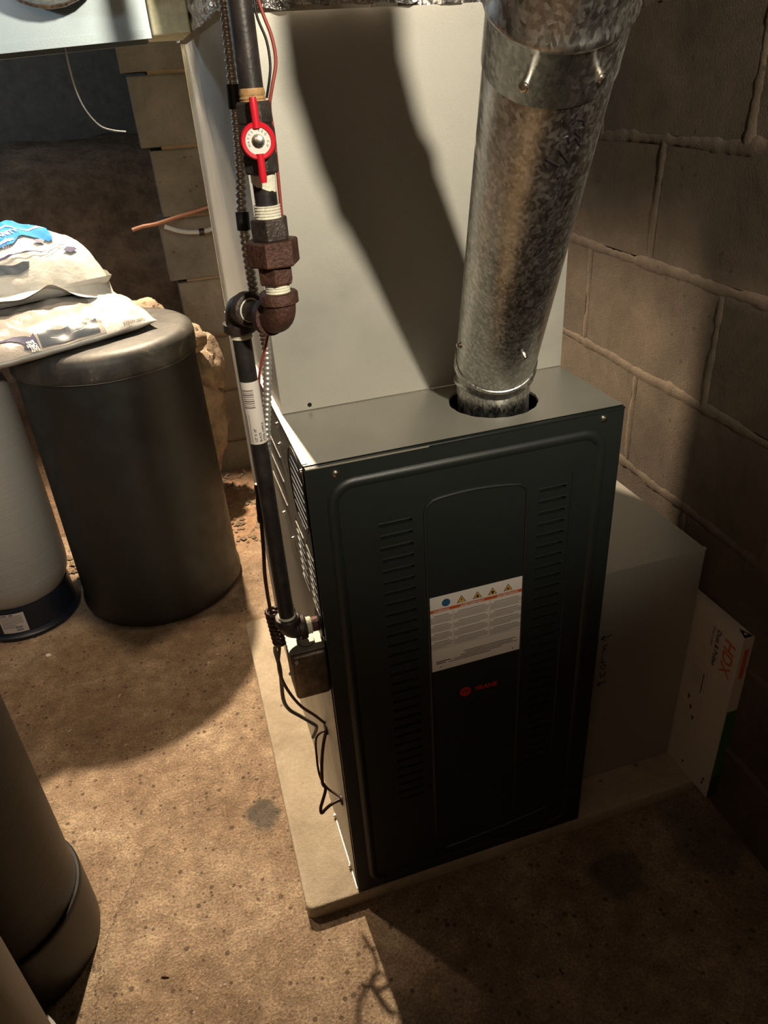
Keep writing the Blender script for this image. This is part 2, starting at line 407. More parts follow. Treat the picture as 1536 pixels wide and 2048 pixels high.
def rough_block(l, h, d=.02, seed=0):
    # face block: beveled slab with an uneven arris
    bm = bmesh.new(); bmesh.ops.create_cube(bm, size=1)
    for v in bm.verts: v.co = Vector((v.co.x*l, v.co.y*d, v.co.z*h))
    front = [e for e in bm.edges if all(v.co.y < 0 for v in e.verts)]
    bmesh.ops.bevel(bm, geom=front, offset=.003, segments=2, affect='EDGES')
    for v in bm.verts:
        v.co.x += .0012*fn(v.co, 60, seed); v.co.z += .0012*fn(v.co, 60, seed+9)
    return bm
protos = []
rotm = Matrix(((wdir.x, -wn.x, 0), (wdir.y, -wn.y, 0), (0, 0, 1)))
def right_wall():
    k = 0; meshes = {}
    for c in range(-1, 10):
        z0 = CPH+c*CH; z1 = z0+CH
        zz0 = max(z0+.005, .0); zz1 = z1-.005
        ph = JP if (c % 2 == 1) else JP+BL/2
        for j in range(-4, 8):
            s0 = ph+j*BL
            if s0 < -1.3 or s0 > 2.3: continue
            h = round(zz1-zz0, 3)
            key = (h, k % 3)
            if key not in meshes:
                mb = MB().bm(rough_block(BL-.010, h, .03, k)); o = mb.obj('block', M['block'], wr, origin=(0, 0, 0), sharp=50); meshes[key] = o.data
            else:
                o = bpy.data.objects.new('block', meshes[key]); COL.objects.link(o); o.parent = wr
            o.rotation_euler = (0, 0, -WA-PI/2)
            p = wpt(s0+BL/2, (zz0+zz1)/2, -.014+random.uniform(-.0008, .0012)); o.location = p; k += 1
    # smeared mortar standing a little proud of the joints
    mb = MB()
    def strip(a, b, vert, seed):
        n = max(3, int((b-a)/.008)); base = len(mb.v)
        for i in range(n+1):
            t = a+(b-a)*i/n
            g = .5+.5*fn((t*14, seed, 1), 1)+.35*fn((t*60, seed, 5), 1)
            wd = .006+.011*max(0, g); wo = .005*fn((t*9, seed, 3), 1)+.002*fn((t*70, seed, 8), 1)
            pr = .0012+.0042*max(0, g)
            for (u, o_) in ((-wd, -.001), (-wd*.5, pr*.75), (wd*.2, pr), (wd*.85, pr*.5), (wd, -.001)):
                uu = u+wo
                mb.v.append(wpt(vert+uu, t, o_) if vflag else wpt(t, vert+uu, o_))
        for i in range(n):
            for q in range(4):
                p = base+i*5+q; mb.f.append((p, p+1, p+6, p+5))
    for c in range(0, 10):
        vflag = False; strip(-1.0, 1.9, CPH+c*CH, c*3.1)
    for c in range(-1, 10):
        z0 = max(CPH+c*CH, 0); ph = JP if (c % 2 == 1) else JP+BL/2
        for j in range(-3, 5):
            s0 = ph+j*BL
            if s0 < -1 or s0 > 1.9: continue
            vflag = True; strip(z0, CPH+(c+1)*CH, s0, c*5.7+j*2.2)
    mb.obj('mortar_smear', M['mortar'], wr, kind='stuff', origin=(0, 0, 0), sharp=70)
right_wall()
# rear block wall with a broken left end, crawlspace beyond
YB = 1.86
wb = wall_box('wall_back', [(-.02, YB+.012, 0), (1.2, YB+.012, 0), (1.2, YB+.012, 2.15), (-.02, YB+.012, 2.15)], M['mortar_rear'], .16, (0, 1, 0))
for c in range(0, 11):
    z0 = .127+(c-1)*CH; zz0 = max(z0+.005, 0); zz1 = min(z0+CH-.005, 2.14)
    x = [-.035, -.075, -.012, -.055, -.08, -.06, -.085, -.1, -.09, -.1, -.1][c]
    first = True
    while x < 1.15:
        l = (BL if c % 2 else BL/2) if first else BL
        l += (.0 if not first else random.uniform(-.03, .03)); x2 = min(x+l, 1.2)
        mb = MB().bm(rough_block(x2-x-.010, zz1-zz0, .17 if first else .04, c)); o = mb.obj('block', M['block_rear'], wb, origin=(0, 0, 0), sharp=50)
        o.location = ((x+x2)/2, YB+(.085 if first else .02)+random.uniform(-.002, .002), (zz0+zz1)/2); x = x2; first = False
wall_box('wall_left', [(-2.2, -2.4, 0), (-2.2, 3.6, 0), (-2.2, 3.6, 2.15), (-2.2, -2.4, 2.15)], M['block_rear'], .12, (-1, 0, 0))
wall_box('wall_front', [(-2.2, -2.4, 0), (1.0, -2.4, 0), (1.0, -2.4, 2.15), (-2.2, -2.4, 2.15)], M['block_rear'], .12, (0, -1, 0))
wall_box('wall_rear', [(-2.2, 3.6, 0), (1.2, 3.6, 0), (1.2, 3.6, 2.15), (-2.2, 3.6, 2.15)], M['dark_wall'], .12, (0, 1, 0))
wall_box('ceiling', [(-2.3, -2.5, 2.15), (1.3, -2.5, 2.15), (1.3, 3.7, 2.15), (-2.3, 3.7, 2.15)], M['ceiling'], .1, (0, 0, 1))
def dirt_bank():
    mb = MB(); nx, ny = 80, 70
    for j in range(ny+1):
        for i in range(nx+1):
            x = -2.15+(2.85)*i/nx; y = 1.52+2.0*j/ny
            e = max(0, min(1, (y-1.56)/1.2)); e = e*e*(3-2*e)
            side = min(1, max(0, (-.098-x)/.22)) if y < 2.06 else 1
            z = e*1.12*side+.035*fn((x, y, 0), 5)*min(1, e*6)*side+.014*fn((x, y, 3), 22)*side
            mb.v.append(Vector((x, y, max(z, -.02) if side > 0 else -.02)))
    for j in range(ny):
        for i in range(nx):
            a = j*(nx+1)+i
            if max(mb.v[q].x for q in (a, a+1)) > -.088 and mb.v[a].y < 2.06: continue
            mb.f.append((a, a+1, a+nx+2, a+nx+1))
    mb.obj('dirt_bank', M['dirt'], label='bank of loose orange-brown dirt rising into the dark crawlspace', cat='dirt', kind='stuff', origin=(-1, 2.4, 0), sharp=80, recalc=False)
dirt_bank()
def rock(c, r, seed, label, sc=(1, .8, .7), group=None):
    bm = bmesh.new(); bmesh.ops.create_icosphere(bm, subdivisions=4, radius=1)
    for v in bm.verts:
        k = 1+.30*fn(v.co, 1.3, seed)+.14*fn(v.co, 3.5, seed+3)+.05*fn(v.co, 9, seed+6)
        v.co = Vector((v.co.x*sc[0]*r*k, v.co.y*sc[1]*r*k, v.co.z*sc[2]*r*k))+Vector(c)
    return MB().bm(bm).obj('rock', M['rock'], sharp=28, label=label, cat='rock', group=group)
rock((-.125, 1.60, .62), .085, 2, 'large tan fieldstone behind the rim of the black salt tub', (1.2, .8, .9), 'fieldstones by the far wall')
rock((-.015, 1.66, .50), .075, 11, 'pale tan fieldstone wedged between the tub and the block wall', (.75, .8, 1.35), 'fieldstones by the far wall')
rock((-.19, 1.72, .68), .06, 5, 'small brown fieldstone above the end of the lower salt bag', (1.2, .9, .8), 'fieldstones by the far wall')
rock((-.15, 1.68, .30), .18, 31, 'big fieldstone behind the salt tub, carrying the smaller stones', (.9, .7, 1.15), 'fieldstones by the far wall')
def pebbles():
    mb = MB(); 
    for i in range(420):
        if random.random() < .72: x = random.uniform(-.06, .2); y = random.uniform(1.30, 1.84); 
        else: x = random.uniform(-.62, -.49); y = random.uniform(1.2, 1.5)
        r = random.uniform(.003, .011)*(1.4 if random.random() < .1 else 1)
        if math.hypot(x+.283, y-1.188) < .25 or math.hypot(x+.678, y-1.195) < .165 or (x < -.1 and y > 1.5): continue
        b = len(mb.v); z = r*.5
        for v in ((1, 0, 0), (-1, 0, 0), (0, 1, 0), (0, -1, 0), (0, 0, .8), (0, 0, -.8)):
            mb.v.append(Vector((x, y, z))+Vector(v)*r*random.uniform(.7, 1.2))
        for f in ((0, 2, 4), (2, 1, 4), (1, 3, 4), (3, 0, 4), (2, 0, 5), (1, 2, 5), (3, 1, 5), (0, 3, 5)): mb.f.append(tuple(b+q for q in f))
    mb.obj('gravel', M['rock'], label='scattered gravel and dirt crumbs at the foot of the far wall', cat='gravel', kind='stuff', smooth=False)
pebbles()

# ------------------------------------------------------------------ concrete pad
def pad():
    c = [(-.096, -.003), (.724, -.004), (.742, .86), (-.081, .853)]
    def ring(ins, z, r=.016):
        out = []; n = len(c)
        for k in range(n):
            p = Vector(c[k]); a = (Vector(c[k-1])-p).normalized(); b = (Vector(c[(k+1) % n])-p).normalized()
            q0 = p+(a+b)*ins
            for t in range(6):
                u = t/5; q_ = q0+a*r*(1-u)**2+b*r*u*u; out.append((q_.x, q_.y, z))
        return out
    L = [ring(.001, 0), ring(0, .004), ring(0, Z0-.004), ring(.0012, Z0-.0012), ring(.004, Z0)]
    mb = MB(); m = len(L[0])
    for l in L: mb.v += [Vector(v) for v in l]
    for a in range(4):
        for k in range(m): mb.f.append((a*m+k, a*m+(k+1) % m, (a+1)*m+(k+1) % m, (a+1)*m+k))
    mb.f.append(tuple(range(m))); mb.f.append(tuple(4*m+k for k in range(m)))
    mb.obj('concrete_pad', M['pad'], label='pale concrete equipment pad under the dark furnace', cat='pad', sharp=50)
pad()

# ------------------------------------------------------------------ furnace
fur = thing('furnace', (W/2, .35, Z0), 'tall charcoal gas furnace with taupe metal top on a concrete pad', 'furnace')
def holed(mb, us, vs, holes, P, depth, N):
    """sheet spanned by grid lines us, vs with rectangular holes; P(u,v)->point, N outward normal; hole walls go inward by depth"""
    N = Vector(N)
    H_ = set()
    U_ = sorted(set(us) | {h[0] for h in holes} | {h[1] for h in holes}); V_ = sorted(set(vs) | {h[2] for h in holes} | {h[3] for h in holes})
    def inh(u, v): return any(h[0] < u < h[1] and h[2] < v < h[3] for h in holes)
    for i in range(len(U_)-1):
        for j in range(len(V_)-1):
            if inh((U_[i]+U_[i+1])/2, (V_[j]+V_[j+1])/2): continue
            mb.add([P(U_[i], V_[j]), P(U_[i+1], V_[j]), P(U_[i+1], V_[j+1]), P(U_[i], V_[j+1])], [(0, 1, 2, 3)])
    for h in holes:
        c = [P(h[0], h[2]), P(h[1], h[2]), P(h[1], h[3]), P(h[0], h[3])]; d = [q-N*depth for q in c]
        mb.add(c+d, [(i, (i+1) % 4, 4+(i+1) % 4, 4+i) for i in range(4)])
    return mb
# side panel (x = 0)
side_holes = []
oval = [(.022, .108, .8695-.0125*i, .8765-.0125*i) for i in range(8)]
oval = [(.040 if i in (0, 7) else .022, .092 if i in (0, 7) else .108, a, b) for i, (_, _, a, b) in enumerate(oval)]
colL = [(.080, .134, .744-.0132*i, .7502-.0132*i) for i in range(8)]
colR = [(.015, .062, .746-.0132*i, .7522-.0132*i) for i in range(8)]
longs = [(.200, .330, z, z+.003) for z in (.816, .775, .733)]
mb = MB(); holed(mb, [0.0, DB], [Z0, T], oval+colL+colR+longs, lambda u, v: Vector((0, u, v)), .006, (-1, 0, 0))
mb.obj('side_panel', M['taupe'], fur, smooth=False, recalc=False)
mb = MB(); holed(mb, [0.0, DB], [Z0, T], [], lambda u, v: Vector((W, u, v)), .006, (1, 0, 0)); mb.obj('side_panel', M['taupe'], fur, smooth=False)
mb = MB(); mb.add([(0, DB, Z0), (W, DB, Z0), (W, DB, T), (0, DB, T)], [(0, 1, 2, 3)]); mb.obj('back_panel', M['taupe'], fur, smooth=False)
mb = MB(); mb.box(.012, .016, .004, DB-.004, Z0, T-.004); mb.obj('side_slot_shade', M['slot'], fur, smooth=False)  # black sheet behind the side louvers, painted shade of the cabinet interior
# raised lips of the side louvers
lip0 = {}
for (a, b, z0, z1) in oval+colL+colR+longs:
    k = round(b-a, 3)
    if k not in lip0:
        l = MB(); l.add([(0, 0, .0004), (0, b-a, .0004), (-.0010, b-a-.002, -.0004), (-.0010, .002, -.0004), (0, 0, -.0012), (0, b-a, -.0012)], [(0, 1, 2, 3), (3, 2, 5, 4), (0, 3, 4), (1, 5, 2)])
        o = l.obj('louver', M['taupe'], fur, origin=(0, 0, 0), smooth=False); lip0[k] = o
    else: o = copyob(lip0[k], (0, 0, 0), fur)
    o.location = Vector((-.0002, a, z0-.0003))-fur.location
# oval embossed frame round the upper side louvers
def rrect(u0, u1, v0, v1, r, n=7):
    pts = []
    for cx, cy, a0 in ((u1-r, v1-r, 0), (u0+r, v1-r, 90), (u0+r, v0+r, 180), (u1-r, v0+r, 270)):
        for i in range(n): a = math.radians(a0+90*i/(n-1)); pts.append((cx+r*math.cos(a), cy+r*math.sin(a)))
    return pts
mb = MB(); mb.sweep([(-.0002, u, v) for u, v in rrect(.010, .120, .772, .886, .05)], .0014, 6, closed=True)
mb.obj('embossed_frame', M['door'], fur)
# top panel with round flue hole
VC = Vector((.2925, .0900, T))
def top_panel():
    mb = MB(); n = 48; r = .0625; x0, x1, y0, y1 = 0, W, .0, D1+.03
    ang = sorted([2*PI*k/n for k in range(n)]+[math.atan2(y-VC.y, x-VC.x) % (2*PI) for x in (x0, x1) for y in (y0, y1)])
    A = []; B = []
    for a in ang:
        c, s = math.cos(a), math.sin(a); ts = []
        if c > 1e-9: ts.append((x1-VC.x)/c)
        if c < -1e-9: ts.append((x0-VC.x)/c)
        if s > 1e-9: ts.append((y1-VC.y)/s)
        if s < -1e-9: ts.append((y0-VC.y)/s)
        t = min(ts); rr = r*(1 if (int(a*7.6) % 3) else .985)
        A.append((VC.x+rr*c, VC.y+rr*s, T)); B.append((VC.x+t*c, VC.y+t*s, T))
    k = len(ang); Cc = [(p[0], p[1], T-.004) for p in A]
    mb.add(A+B+Cc, [(i, (i+1) % k, k+(i+1) % k, k+i) for i in range(k)]+[(2*k+i, 2*k+(i+1) % k, (i+1) % k, i) for i in range(k)])
    mb.box(0, W, D1+.03, DB, T-.002, T)
    mb.obj('top_panel', M['taupe'], fur, smooth=False)
    mb = MB(); mb.box(-.0008, .006, .004, DB, T-.001, T+.0008); mb.obj('top_flange', M['taupe'], fur, smooth=False)
    mb = MB(); mb.lathe([(.085, -.12), (.085, -.004)], VC, seg=24, caps=False); mb.lathe([(.085, -.12), (.001, -.12)], VC, seg=24, caps=False); mb.obj('flue_hole_shade', M['slot'], fur)  # last piece: black well, shade below the flue hole put into colour
top_panel()
# front door with louver slots
dz0, dz1 = Z0+.004, T-.004
slots = []
nS = 30
for i in range(nS):
    z = .790-.01865*i
    slots.append((.088+.0012*(i % 2), .134, z-.0028, z+.0024)); slots.append((.320, .362, z-.0028, z+.0024))
mb = MB(); PF = lambda u, v: Vector((u, -.004, v))
holed(mb, [0, W], [dz0, dz1], slots, PF, .005, (0, -1, 0))
mb.add([(0, -.004, dz0), (0, .012, dz0), (0, .012, dz1), (0, -.004, dz1)], [(0, 1, 2, 3)]); mb.add([(W, -.004, dz0), (W, .012, dz0), (W, .012, dz1), (W, -.004, dz1)], [(0, 1, 2, 3)])
mb.add([(0, -.004, dz1), (W, -.004, dz1), (W, .004, dz1), (0, .004, dz1)], [(0, 1, 2, 3)]); mb.add([(0, -.004, dz0), (W, -.004, dz0), (W, .004, dz0), (0, .004, dz0)], [(0, 1, 2, 3)])
door = mb.obj('door_panel', M['door'], fur, smooth=False, label='charcoal front door with two columns of louver slots')
mb = MB(); mb.box(.004, W-.004, .009, .011, dz0, dz1); mb.obj('door_slot_shade', M['slot'], fur, smooth=False)  # shade behind the door slots, painted as a black sheet
# drawn hood over every front slot
l = MB(); l.add([(0, 0, .0016), (.046, 0, .0016), (.044, -.0005, 0), (.002, -.0005, 0), (0, 0, -.0003), (.046, 0, -.0003)], [(0, 1, 2, 3), (3, 2, 5, 4), (0, 3, 4), (1, 5, 2)])
hood = None
for (a, b, z0, z1) in slots:
    if hood is None: hood = l.obj('louver', M['door'], fur, origin=(0, 0, 0), smooth=False); o = hood
    else: o = copyob(hood, (0, 0, 0), fur)
    o.location = Vector((a-.001, -.004, z1+.0002))-fur.location
# embossed step around the door, and the arched centre frame
def step(path, wd, hgt, name):
    # ridge with flat top following a closed path in (x,z) on the door
    mb = MB(); n = len(path); base = 0
    for i, (u, v) in enumerate(path):
        a = Vector(path[(i+1) % n])-Vector(path[i-1]); a = Vector((a.x, a.y)).normalized(); nrm = Vector((a.y, -a.x))
        for off, o_ in ((-wd, 0), (-wd*.55, hgt), (wd*.55, hgt), (wd, 0)):
            mb.v.append(Vector((u+nrm.x*off, -.0041-o_, v+nrm.y*off)))
    for i in range(n):
        for q in range(3):
            p = i*4+q; r_ = ((i+1) % n)*4+q; mb.f.append((p, p+1, r_+1, r_))
    return mb.obj(name, M['door'], fur, sharp=60)
step(rrect(.030, W-.030, .052, .862, .030, 9), .0075, .0038, 'embossed_frame')
arch = []
xa, xb = .152, .302
arch += [(xa, .12), (xa, .30), (xa, .50), (xa, .70), (xa, .795), (xa+.003, .806), (xa+.012, .8125)]
for i in range(9): t = i/8; arch.append((xa+.02+(xb-xa-.04)*t, .814+.004*(1-(2*t-1)**2)-.004*t))
arch += [(xb-.012, .8085), (xb-.003, .802), (xb, .792), (xb, .70), (xb, .50), (xb, .30), (xb, .12)]
def rib(path, r, name, m='door'):
    mb = MB(); mb.sweep([(u, -.0040, v) for u, v in path], r, 8); mb.obj(name, M[m], fur)
rib(arch, .0026, 'embossed_arch')
rib([(.17+.20*i/14, .082+.022*(i/14)**1.6) for i in range(15)], .0022, 'embossed_arch')
rib([(.372, .25+.56*i/10) for i in range(11)], .0022, 'embossed_arch')
mb = MB(); mb.bbox(.0, W, -.0062, .006, T-.0045, T-.0012, .0008, 1); mb.obj('top_trim_strip', M['door'], fur)
mb = MB(); mb.box(.001, .16, -.0066, -.0058, T-.0036, T-.0016); mb.obj('painted_trim_glint', M['edge'], fur, smooth=False)  # bright strip, the glint on the lip put into colour
def hexscrew(c, n, parent, s=.0045, name='screw'):
    n = Vector(n); mb = MB(); c = Vector(c)
    mb.lathe([(s*1.25, -.001), (s*1.25, .0008), (s*.95, .0009), (s*.9, .0032), (s*.7, .0036)], c, n, 12)
    return mb.obj(name, M['screw'], parent, sharp=30)
for x, z in ((.038, .879), (.412, .881)): hexscrew((x, -.004, z), (0, -1, 0), fur, .004)
for y, z in ((.177, .879), (.182, .845), (.009, .884), (.251, .692), (.184, .682)): hexscrew((0, y, z), (-1, 0, 0), fur, .0035)
mb = MB(); mb.box(-.0012, .001, .006, .175, Z0, Z0+.0015); mb.obj('base_flange', M['edge'], fur, smooth=False)
for y in (.165, .05): hexscrew((-.001, y, Z0+.006), (-1, 0, 0), fur, .0032)
def disc(mb, c, n, r, th, seg=18): return mb.lathe([(r, 0), (r, th)], c, n, seg)
for c, r in (((0, .118, .330), .0115), ((0, .052, .221), .0095), ((0, .031, .632), .022)):
    mb = MB(); mb.lathe([(r, -.001), (r*1.0, .002), (r*.75, .0035), (r*.5, .003)], c, (-1, 0, 0), 20); mb.obj('grommet', M['tape'], fur)
# warning label
LX0, LX1, LZ0, LZ1 = .151, .303, .513, .653
lab = MB().box(LX0, LX1, -.0046, -.0041, LZ0, LZ1).obj('warning_label', M['white'], fur, smooth=False, label='white multi-column warning label with orange band')
O = Vector((LX0, -.0046, LZ0)); U, V = (1, 0, 0), (0, 0, 1); lw = LX1-LX0; lh = LZ1-LZ0
rects(MB(), [(0.001, lw-.001, .112, .1175)], O, U, V).obj('orange_band', M['orange'], lab, smooth=False, recalc=False)
mb = MB()
for s_, x in (('WARNING', .008), ('AVERTISSEMENT', .050), ('ADVERTENCIA', .108)): put_text(mb, s_, .0052, O+Vector((x, -.0002, .1128)), U, V, off=.0004, bold=.0001)
mb.obj('band_lettering', M['white'], lab, smooth=False, recalc=False)
mb = MB(); rl = []
for cx0, cx1 in ((.002, .038), (.040, .096), (.098, .150)):
    z = .106
    for blk in range(4):
        rl.append((cx0+.006, cx1-.006, z-.0012, z)); z -= .0028
        for i in range(5 if blk else 6):
            e = random.uniform(0, .35)*(cx1-cx0) if i == 4 else random.uniform(0, .05)*(cx1-cx0)
            rl.append((cx0, cx1-e, z-.0008, z)); z -= .0020
        z -= .0030
rects(mb, rl, O, U, V); 
rects(mb, [(.0388, .0392, .046, .111), (.0968, .0972, .046, .111), (.001, lw-.001, .0425, .0430)], O, U, V)
for i, (a, b) in enumerate(((.055, .142), (.058, .136), (.05, .144), (.04, .118), (.03, .10))): rects(mb, [(a, b, .026-.0034*i, .0275-.0034*i)], O, U, V)
mb.obj('small_print', M['greyink'], lab, smooth=False, recalc=False)
mb = MB(); rects(mb, [(.010, .034, .017, .0186), (.010, .025, .0135, .015)], O, U, V)
for x in (.0175, .137): disc(mb, O+Vector((x, -.0001, .006)), (0, -1, 0), .001, .0003, 10)
mb.obj('bold_print', M['ink'], lab, smooth=False, kind='stuff')
mb = MB(); disc(mb, O+Vector((.028, 0, .1265)), (0, -1, 0), .0065, .0004, 24); cert = mb.obj('round_mark', M['blueink'], lab)
for cx in (.052, .077, .101, .126):
    mb = MB(); mb.poly([O+Vector((cx-.007, 0, .1205)), O+Vector((cx+.007, 0, .1205)), O+Vector((cx, 0, .1325))], (0, -1, 0), .0004); mb.obj('hazard_triangle', M['ink'], lab, smooth=False)
    mb = MB(); mb.poly([O+Vector((cx-.0056, -.0004, .1213)), O+Vector((cx+.0056, -.0004, .1213)), O+Vector((cx, -.0004, .1312))], (0, -1, 0), .0002); mb.obj('hazard_fill', M['yellowtri'], lab, smooth=False)
mb = MB(); o_ = O+Vector((0, -.0006, 0))
mb.poly([o_+Vector((.0525, 0, .129)), o_+Vector((.0505, 0, .1255)), o_+Vector((.0518, 0, .1255)), o_+Vector((.051, 0, .122)), o_+Vector((.0535, 0, .1262)), o_+Vector((.0522, 0, .1262))], (0, -1, 0), .0002)
mb.poly([o_+Vector((.101+.0022*math.sin(a)*(1-.3*math.cos(a)), 0, .1243+.0028*(-math.cos(a)))) for a in [2*PI*i/10 for i in range(10)]], (0, -1, 0), .0002)
mb.poly([o_+Vector((.0745, 0, .1222)), o_+Vector((.0795, 0, .1222)), o_+Vector((.0785, 0, .1262)), o_+Vector((.0765, 0, .1275)), o_+Vector((.0755, 0, .1255))], (0, -1, 0), .0002)
mb.poly([o_+Vector((.1235, 0, .1222)), o_+Vector((.129, 0, .1232)), o_+Vector((.1265, 0, .1245)), o_+Vector((.1275, 0, .127)), o_+Vector((.1245, 0, .1255))], (0, -1, 0), .0002)
mb.obj('hazard_symbol', M['ink'], lab, smooth=False)
# round logo and brand lettering
mb = MB(); mb.lathe([(.0092, 0), (.0092, .0008)], (.2085, -.0041, .4545), (0, -1, 0), 28)
mb.obj('round_logo', M['redlogo'], fur, label='red round emblem with dark curved strokes')
mb = MB()
for dz in (-.003, 0, .003): mb.sweep([(.2085+.006*math.cos(a)-.001, -.0051, .4545+dz+.002*math.sin(a)) for a in [PI*i/6 for i in range(7)]], .00045, 5)
mb.obj('logo_strokes', M['door'], fur)
mb = put_text(MB(), 'TRANE', .0118, (.2235, -.0041, .4505), (1, 0, 0), (0, 0, 1), off=.0006, bold=.00045, shear=.18, sp=1.05)
mb.obj('brand_lettering', M['redlogo'], fur, smooth=False, recalc=False)

# ------------------------------------------------------------------ plenum (evaporator coil case)
pl = thing('plenum', (W/2, .45, T), 'smooth grey-beige sheet metal plenum box standing on top of the furnace', 'duct')
mb = MB(); n = 20
for i in range(n+1):   # front sheet, very slightly oil-canned
    for j in range(n+1):
        u = i/n; v = j/n; mb.v.append(Vector((XP+(W-XP)*u, D1-.0010*math.sin(PI*u)*math.sin(PI*v)*(1+fn((u*3, v*3, 0), 1)), T+.0012+(HP-T)*v)))
for i in range(n):
    for j in range(n): a = i*(n+1)+j; mb.f.append((a, a+n+1, a+n+2, a+1))
mb.obj('front_sheet', M['plenum'], pl)
mb = MB().box(XP, XP+.001, D1+.0005, DB, T+.0012, HP); mb.obj('side_sheet', M['plenum'], pl, smooth=False)
mb = MB().box(W-.001, W, D1+.0005, DB, T+.0012, HP); mb.obj('side_sheet', M['plenum'], pl, smooth=False)
mb = MB().box(XP, W, DB-.001, DB, T+.0012, HP); mb.obj('back_sheet', M['plenum'], pl, smooth=False)
mb = MB().box(XP-.004, XP+.006, DB-.006, DB+.003, T+.0012, HP+.003); mb.obj('corner_flange', M['edge'], pl, smooth=False)
mb = MB().box(XP-.0015, XP+.001, DB-.030, DB-.024, T+.0012, HP); mb.obj('standing_seam', M['edge'], pl, smooth=False)
mb = MB(); disc(mb, (.047, D1-.0004, .9035), (0, -1, 0), .0030, .0006); mb.obj('screw_hole', M['slot'], pl)

# foil wrapped supply trunk above
def foil_box(name, x0, x1, y0, y1, z0, z1, amp, n=46, parent=None, **kw):
    mb = MB()
    def face(P, nu, nv, N):
        b = len(mb.v); N = Vector(N)
        for i in range(nu+1):
            for j in range(nv+1):
                p = Vector(P(i/nu, j/nv)); k = abs(fn(p, 38))+.6*abs(fn(p, 95, 4)); jag = .004*fn((p.x*60, p.y*60, 0), 1) if p.z < z0+.004 else 0
                mb.v.append(p+N*amp*(k-.3)+Vector((0, 0, jag)))
        for i in range(nu):
            for j in range(nv): a = b+i*(nv+1)+j; mb.f.append((a, a+nv+1, a+nv+2, a+1))
    face(lambda u, v: (x0+(x1-x0)*u, y0, z0+(z1-z0)*v*v), n*2, n, (0, -1, 0))
    face(lambda u, v: (x0, y1+(y0-y1)*u, z0+(z1-z0)*v*v), n*2, n, (-1, 0, 0))
    face(lambda u, v: (x1, y0+(y1-y0)*u, z0+(z1-z0)*v*v), n, 12, (1, 0, 0))
    return mb.obj(name, M['foil'], parent, sharp=20, **kw)
foil_box('supply_trunk', XP-.010, W+.004, D1-.010, DB+.006, HP+.004, 2.12, .012, label='foil wrapped supply trunk with crumpled lower edge above the plenum', cat='duct')

# side branch duct, top left
br = thing('branch_duct', (-.6, .53, 1.36), 'dull galvanized branch duct hanging at upper left above the salt bags', 'duct')
def slope(x): return 1.3575+.042*(x+.27)
mb = MB(); xs = [-1.5, -.060]
vs = []
for x in xs: vs += [(x, .46, slope(x)), (x, .60, slope(x)), (x, .60, 2.1), (x, .46, 2.1)]
mb.add(vs, [(0, 1, 2, 3), (4, 7, 6, 5), (0, 4, 5, 1), (1, 5, 6, 2), (0, 3, 7, 4), (3, 2, 6, 7)]); mb.obj('duct_body', M['duct'], br, smooth=False)
mb = MB()
for y in (.455, .598): mb.add([(x, y+dy, slope(x)+dz) for x in (-1.5, -.060) for dy in (0, .008) for dz in (-.007, .004)], [(0, 1, 3, 2), (4, 6, 7, 5), (0, 4, 5, 1), (2, 3, 7, 6), (0, 2, 6, 4), (1, 5, 7, 3)])
mb.obj('drive_cleat', M['duct'], br, smooth=False)
mb = MB()
el = [(-.18, .45, 1.475), (-.18, .40, 1.478), (-.185, .36, 1.50), (-.19, .335, 1.55), (-.19, .33, 1.62), (-.19, .33, 1.9)]
mb.sweep(crspline(el, 4), .078, 28); mb.obj('round_takeoff', M['galv'], br)
mb = MB()
for p, q_ in ((Vector((-.18, .425, 1.4765)), Vector((0, 1, 0))), (Vector((-.183, .372, 1.492)), Vector((.1, .8, -.55)))):
    mb.lathe([(.078, -.004), (.082, -.002), (.082, .002), (.078, .004)], p, q_, 28, caps=False)
mb.obj('bead_ring', M['galv'], br)
tb = MB().bbox(-.058, -.006, .452, .60, 1.362, 1.62, .002, 1).obj('insulation_board', M['yellow_board'], label='yellowish fibrous duct board butted against the foil wrapped trunk', cat='insulation', sharp=40)

# ------------------------------------------------------------------ flue pipe
AX = Vector((-.2333, -.7533, 1.0)); AXn = AX.normalized(); VA = Vector((.275, .037, 1.0))
def axp(z): return VA+AX*(z-1.0)
RV = .0525
E1 = Vector((0, .799, .602)); E2 = Vector((-.983, .110, -.146))
def cylpt(s, ph, r=RV): return VA+AXn*s+(E1*math.cos(ph)+E2*math.sin(ph))*r
vent = thing('flue_pipe', (VC.x, VC.y, T), 'shiny galvanized round flue pipe rising at a slant from the furnace top', 'pipe')
def ringprof(c, ax, r, parent, name='bead_ring', h=.0032, wd=.004):
    mb = MB(); mb.lathe([(r, -wd), (r+h*.7, -wd*.6), (r+h, 0), (r+h*.7, wd*.6), (r, wd)], c, ax, 48, caps=False); return mb.obj(name, M['galv'], parent, sharp=60)
m1 = Vector((0, -.33, .95)).normalized()
mb = MB(); mb.lathe([(.0495, -.10), (.0495, .012), (.0505, .014), (.0505, .034)], VC, (0, 0, 1), 48, caps=False); mb.obj('collar', M['galv'], vent)
G0 = VC+Vector((0, 0, .034)); G1 = G0+Vector((-.0035, -.012, .022)); G2 = axp(.972)
mb = MB(); mb.sweep([G0-Vector((0, 0, .003)), G0+Vector((0, -.001, .006)), G1], [.0515, .0515, .0525], 48, caps=False); mb.obj('elbow_gore', M['galv'], vent, sharp=60)
mb = MB(); mb.sweep([G1, (G1+G2)/2, G2], [.0525, .0532, .0532], 48, caps=False); mb.obj('elbow_gore', M['galv'], vent, sharp=60)
ringprof(G0+Vector((0, 0, -.002)), (0, 0, 1), .0515, vent); ringprof(G1, (-.08, -.38, .92), .0525, vent)
